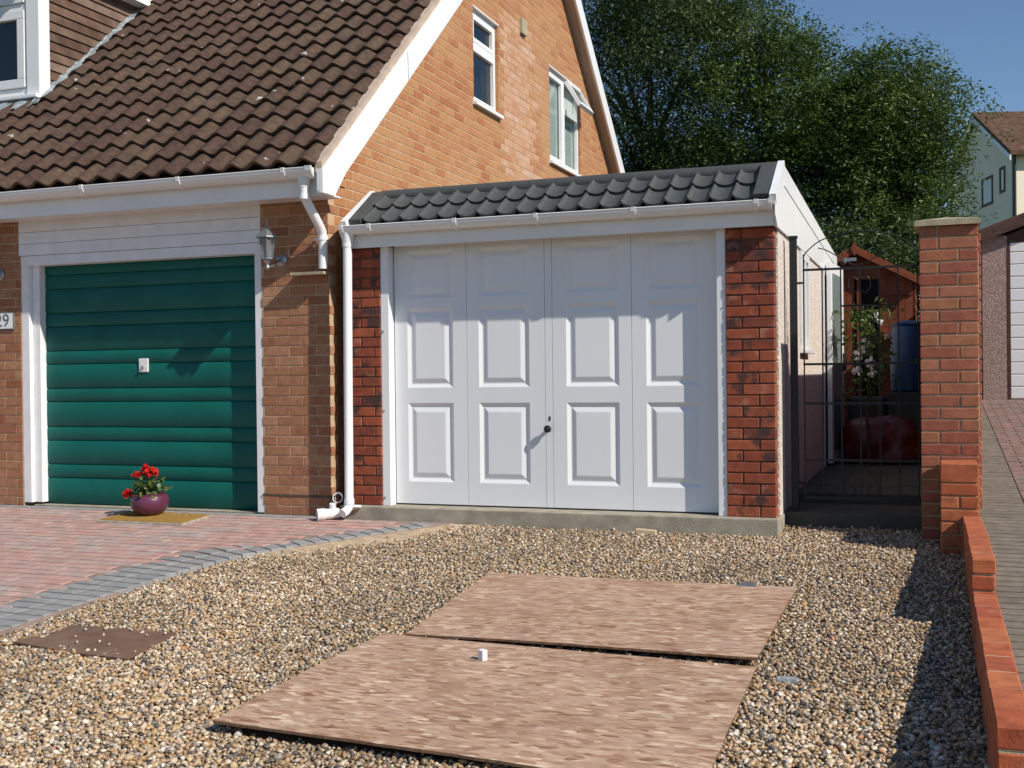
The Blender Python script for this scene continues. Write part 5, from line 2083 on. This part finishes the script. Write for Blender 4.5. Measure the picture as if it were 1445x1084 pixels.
def fwin(s0, s1, z0, z1, wall_t=0, along=True):
    fr2 = MB()
    t = .09
    for (a, b, c, d) in ((s0, s1, z0, z0 + t), (s0, s1, z1 - t, z1), (s0, s0 + t, z0 + t, z1 - t), (s1 - t, s1, z0 + t, z1 - t)):
        if along:
            fr2.prism([H(a, -.03, c), H(b, -.03, c), H(b, -.03, d), H(a, -.03, d)], rv_ * .06)
        else:
            fr2.prism([H(-.03, a, c), H(-.03, b, c), H(-.03, b, d), H(-.03, a, d)], dv_ * .06)
    w = fr2.build('window', 'brown', fh)
    if along:
        MB().prism([H(s0 + .05, -.012, z0 + .05), H(s1 - .05, -.012, z0 + .05), H(s1 - .05, -.012, z1 - .05), H(s0 + .05, -.012, z1 - .05)], rv_ * .02).build('pane', 'glass', w)
    else:
        MB().prism([H(-.012, s0 + .05, z0 + .05), H(-.012, s1 - .05, z0 + .05), H(-.012, s1 - .05, z1 - .05), H(-.012, s0 + .05, z1 - .05)], dv_ * .02).build('pane', 'glass', w)


fwin(1.7, 2.75, 6.75, 7.75)
fwin(.55, 1.05, 6.98, 7.85)
fwin(1.5, 3.2, 6.2, 7.6, along=False)
MB().tube([H(-.08, .06, EZ_ - .1), H(-.08, .06, GB)], .06, 8).build('downpipe', 'black', fh)

# ------------------------------------------------------------------ trees
def tree(name, label, base, trunk_h, blobs, nclump, nper, lsize, mat, seed, group, clump=.30, trunk_r=.16, droop=.25, aspect=.38):
    g = np.random.default_rng(seed)
    t = thing(name, label, 'tree', base, group)
    bx_, by_, bz_ = base
    tr = MB()
    c0 = np.mean([b[0] for b in blobs], 0)
    top = (c0[0], c0[1], c0[2] + .5)
    mid = (bx_ * .6 + top[0] * .4 + .1, by_ * .6 + top[1] * .4, bz_ + trunk_h)
    tr.tube([base, (bx_ + .03, by_, bz_ + trunk_h * .5), mid, top], [trunk_r, trunk_r * .8, trunk_r * .6, trunk_r * .15], 10)
    for c, r in blobs:
        for k in range(5):
            d = g.normal(size=3)
            d /= np.linalg.norm(d)
            e = np.array(c) + d * np.array(r) * .75
            s = np.array(mid) + (np.array(top) - np.array(mid)) * g.uniform(0, .8)
            m_ = (s + e) / 2 + g.normal(size=3) * .15 + np.array([0, 0, .2])
            tr.tube([tuple(s), tuple(m_), tuple(e)], [trunk_r * .32, trunk_r * .2, .012], 6, False)
    tr.build('trunk', 'bark', t, True)
    vol = np.array([r[0] * r[1] * r[2] for _, r in blobs]) ** .75
    vol /= vol.sum()
    cc, rr = [], []
    for (c, r), w in zip(blobs, vol):
        n = int(nclump * w)
        d = g.normal(size=(n, 3))
        d /= np.linalg.norm(d, axis=1)[:, None]
        rad = g.random(n) ** (1 / 2.4)
        rad = rad * (1 + .13 * np.sin(d[:, 0] * 7 + c[0]) * np.sin(d[:, 2] * 6 + c[2]) + .10 * np.sin(d[:, 1] * 11 + d[:, 2] * 9))
        ctr = np.array(c) + d * rad[:, None] * np.array(r)
        ns = max(8, n // 26)                                   # limbs: clumps gather round them
        sup = ctr[g.choice(n, ns, replace=False)]
        pick = g.integers(0, ns, n)
        near = sup[pick] + g.normal(0, 1, (n, 3)) * np.array([.36, .36, .26])
        loose = g.random(n) < .25
        cc.append(np.where(loose[:, None], ctr, near))
        rr.append(np.clip(g.random(ns)[pick] * .7 + g.random(n) * .3, 0, 1))
    cc = np.vstack(cc)
    rr = np.concatenate(rr)
    # each clump: short drooping sprays of narrow leaves
    N_ = len(cc) * nper
    C_ = np.repeat(cc, nper, 0)
    az = np.repeat(g.uniform(0, 2 * PI, len(cc) * 4), nper // 4)
    ln = g.random(N_)
    dirs = np.stack([np.cos(az), np.sin(az), np.full(N_, -droop)], -1)
    p = C_ + dirs * (ln * clump)[:, None] + g.normal(0, clump * .22, (N_, 3)) - np.array([0, 0, 1]) * (ln ** 2 * clump * droop)[:, None]
    tdir = dirs + g.normal(0, .55, (N_, 3))
    tdir /= np.linalg.norm(tdir, axis=1)[:, None]
    nr = g.normal(0, .7, (N_, 3)) + np.array([0, 0, .8])
    b = np.cross(tdir, nr)
    b /= np.linalg.norm(b, axis=1)[:, None] + 1e-9
    nn = np.cross(b, tdir)
    L_ = (lsize * g.uniform(.6, 1.3, N_))[:, None]
    v = np.stack([p - tdir * L_, p + b * L_ * aspect - nn * L_ * .1, p + tdir * L_, p - b * L_ * aspect - nn * L_ * .1], 1).reshape(-1, 3)
    f = np.arange(N_ * 4).reshape(-1, 4)
    val = np.clip(np.repeat(rr, nper) * .6 + g.random(N_) * .4, 0, 1)
    array_mesh('crown', v, f, mat, t, np.repeat(val, 4))
    return t


GT = 'trees behind the gardens'
tree('leafy_tree', 'tall dark leafy tree rising behind the brick gable', (-5.2, 17.5, .8), 3.2,
     [((-5.4, 17.5, 6.2), (2.3, 2.0, 2.6)), ((-4.2, 17.0, 8.6), (2.2, 2.0, 2.2)), ((-5.8, 17.5, 9.4), (2.0, 2.0, 2.2)), ((-3.6, 16.5, 5.0), (1.7, 1.5, 1.9)), ((-5.0, 16.8, 4.6), (1.7, 1.4, 1.8))], 3300, 36, .055, 'leaf_dark', 5, GT, .42, .22, .6, .28)
tree('leafy_tree', 'broad leafy tree behind the grey tiled garage roof', (-2.4, 16.6, .7), 2.8,
     [((-2.5, 16.4, 6.6), (1.7, 1.6, 2.0)), ((-1.3, 16.3, 6.3), (1.5, 1.5, 1.55)), ((-2.0, 15.9, 4.6), (2.0, 1.5, 1.6)), ((-2.9, 17.0, 3.9), (2.3, 1.2, 1.7)), ((-.6, 17.0, 4.0), (1.6, 1.1, 1.7)), ((-3.0, 16.5, 8.1), (1.1, 1.1, 1.0))], 2900, 36, .048, 'leaf_mid', 6, GT, .36, .18, .35, .36)
tree('leafy_tree', 'rounded leafy tree overlapping the far cream house', (.35, 16.2, .7), 2.4,
     [((.10, 16.2, 6.35), (1.35, 1.3, 1.45)), ((1.15, 16.2, 5.55), (.78, .8, .85)), ((.15, 15.9, 4.3), (1.15, 1.2, 1.5)), ((-.75, 16.0, 5.7), (1.1, 1.1, 1.3)), ((.80, 16.0, 4.6), (.5, .7, .9)), ((.85, 16.1, 3.2), (.55, .8, .9))], 2300, 36, .044, 'leaf_mid', 8, GT, .30, .16, .3, .38)
tree('leafy_bush', 'dark leafy bush filling the gap behind the timber shed', (.3, 12.5, .5), 1.0,
     [((-.6, 12.6, 2.2), (1.3, .9, 1.5)), ((.55, 12.4, 2.2), (.75, .8, 1.4))], 600, 32, .045, 'leaf_dark', 9, None, .26, .08, .3, .4)
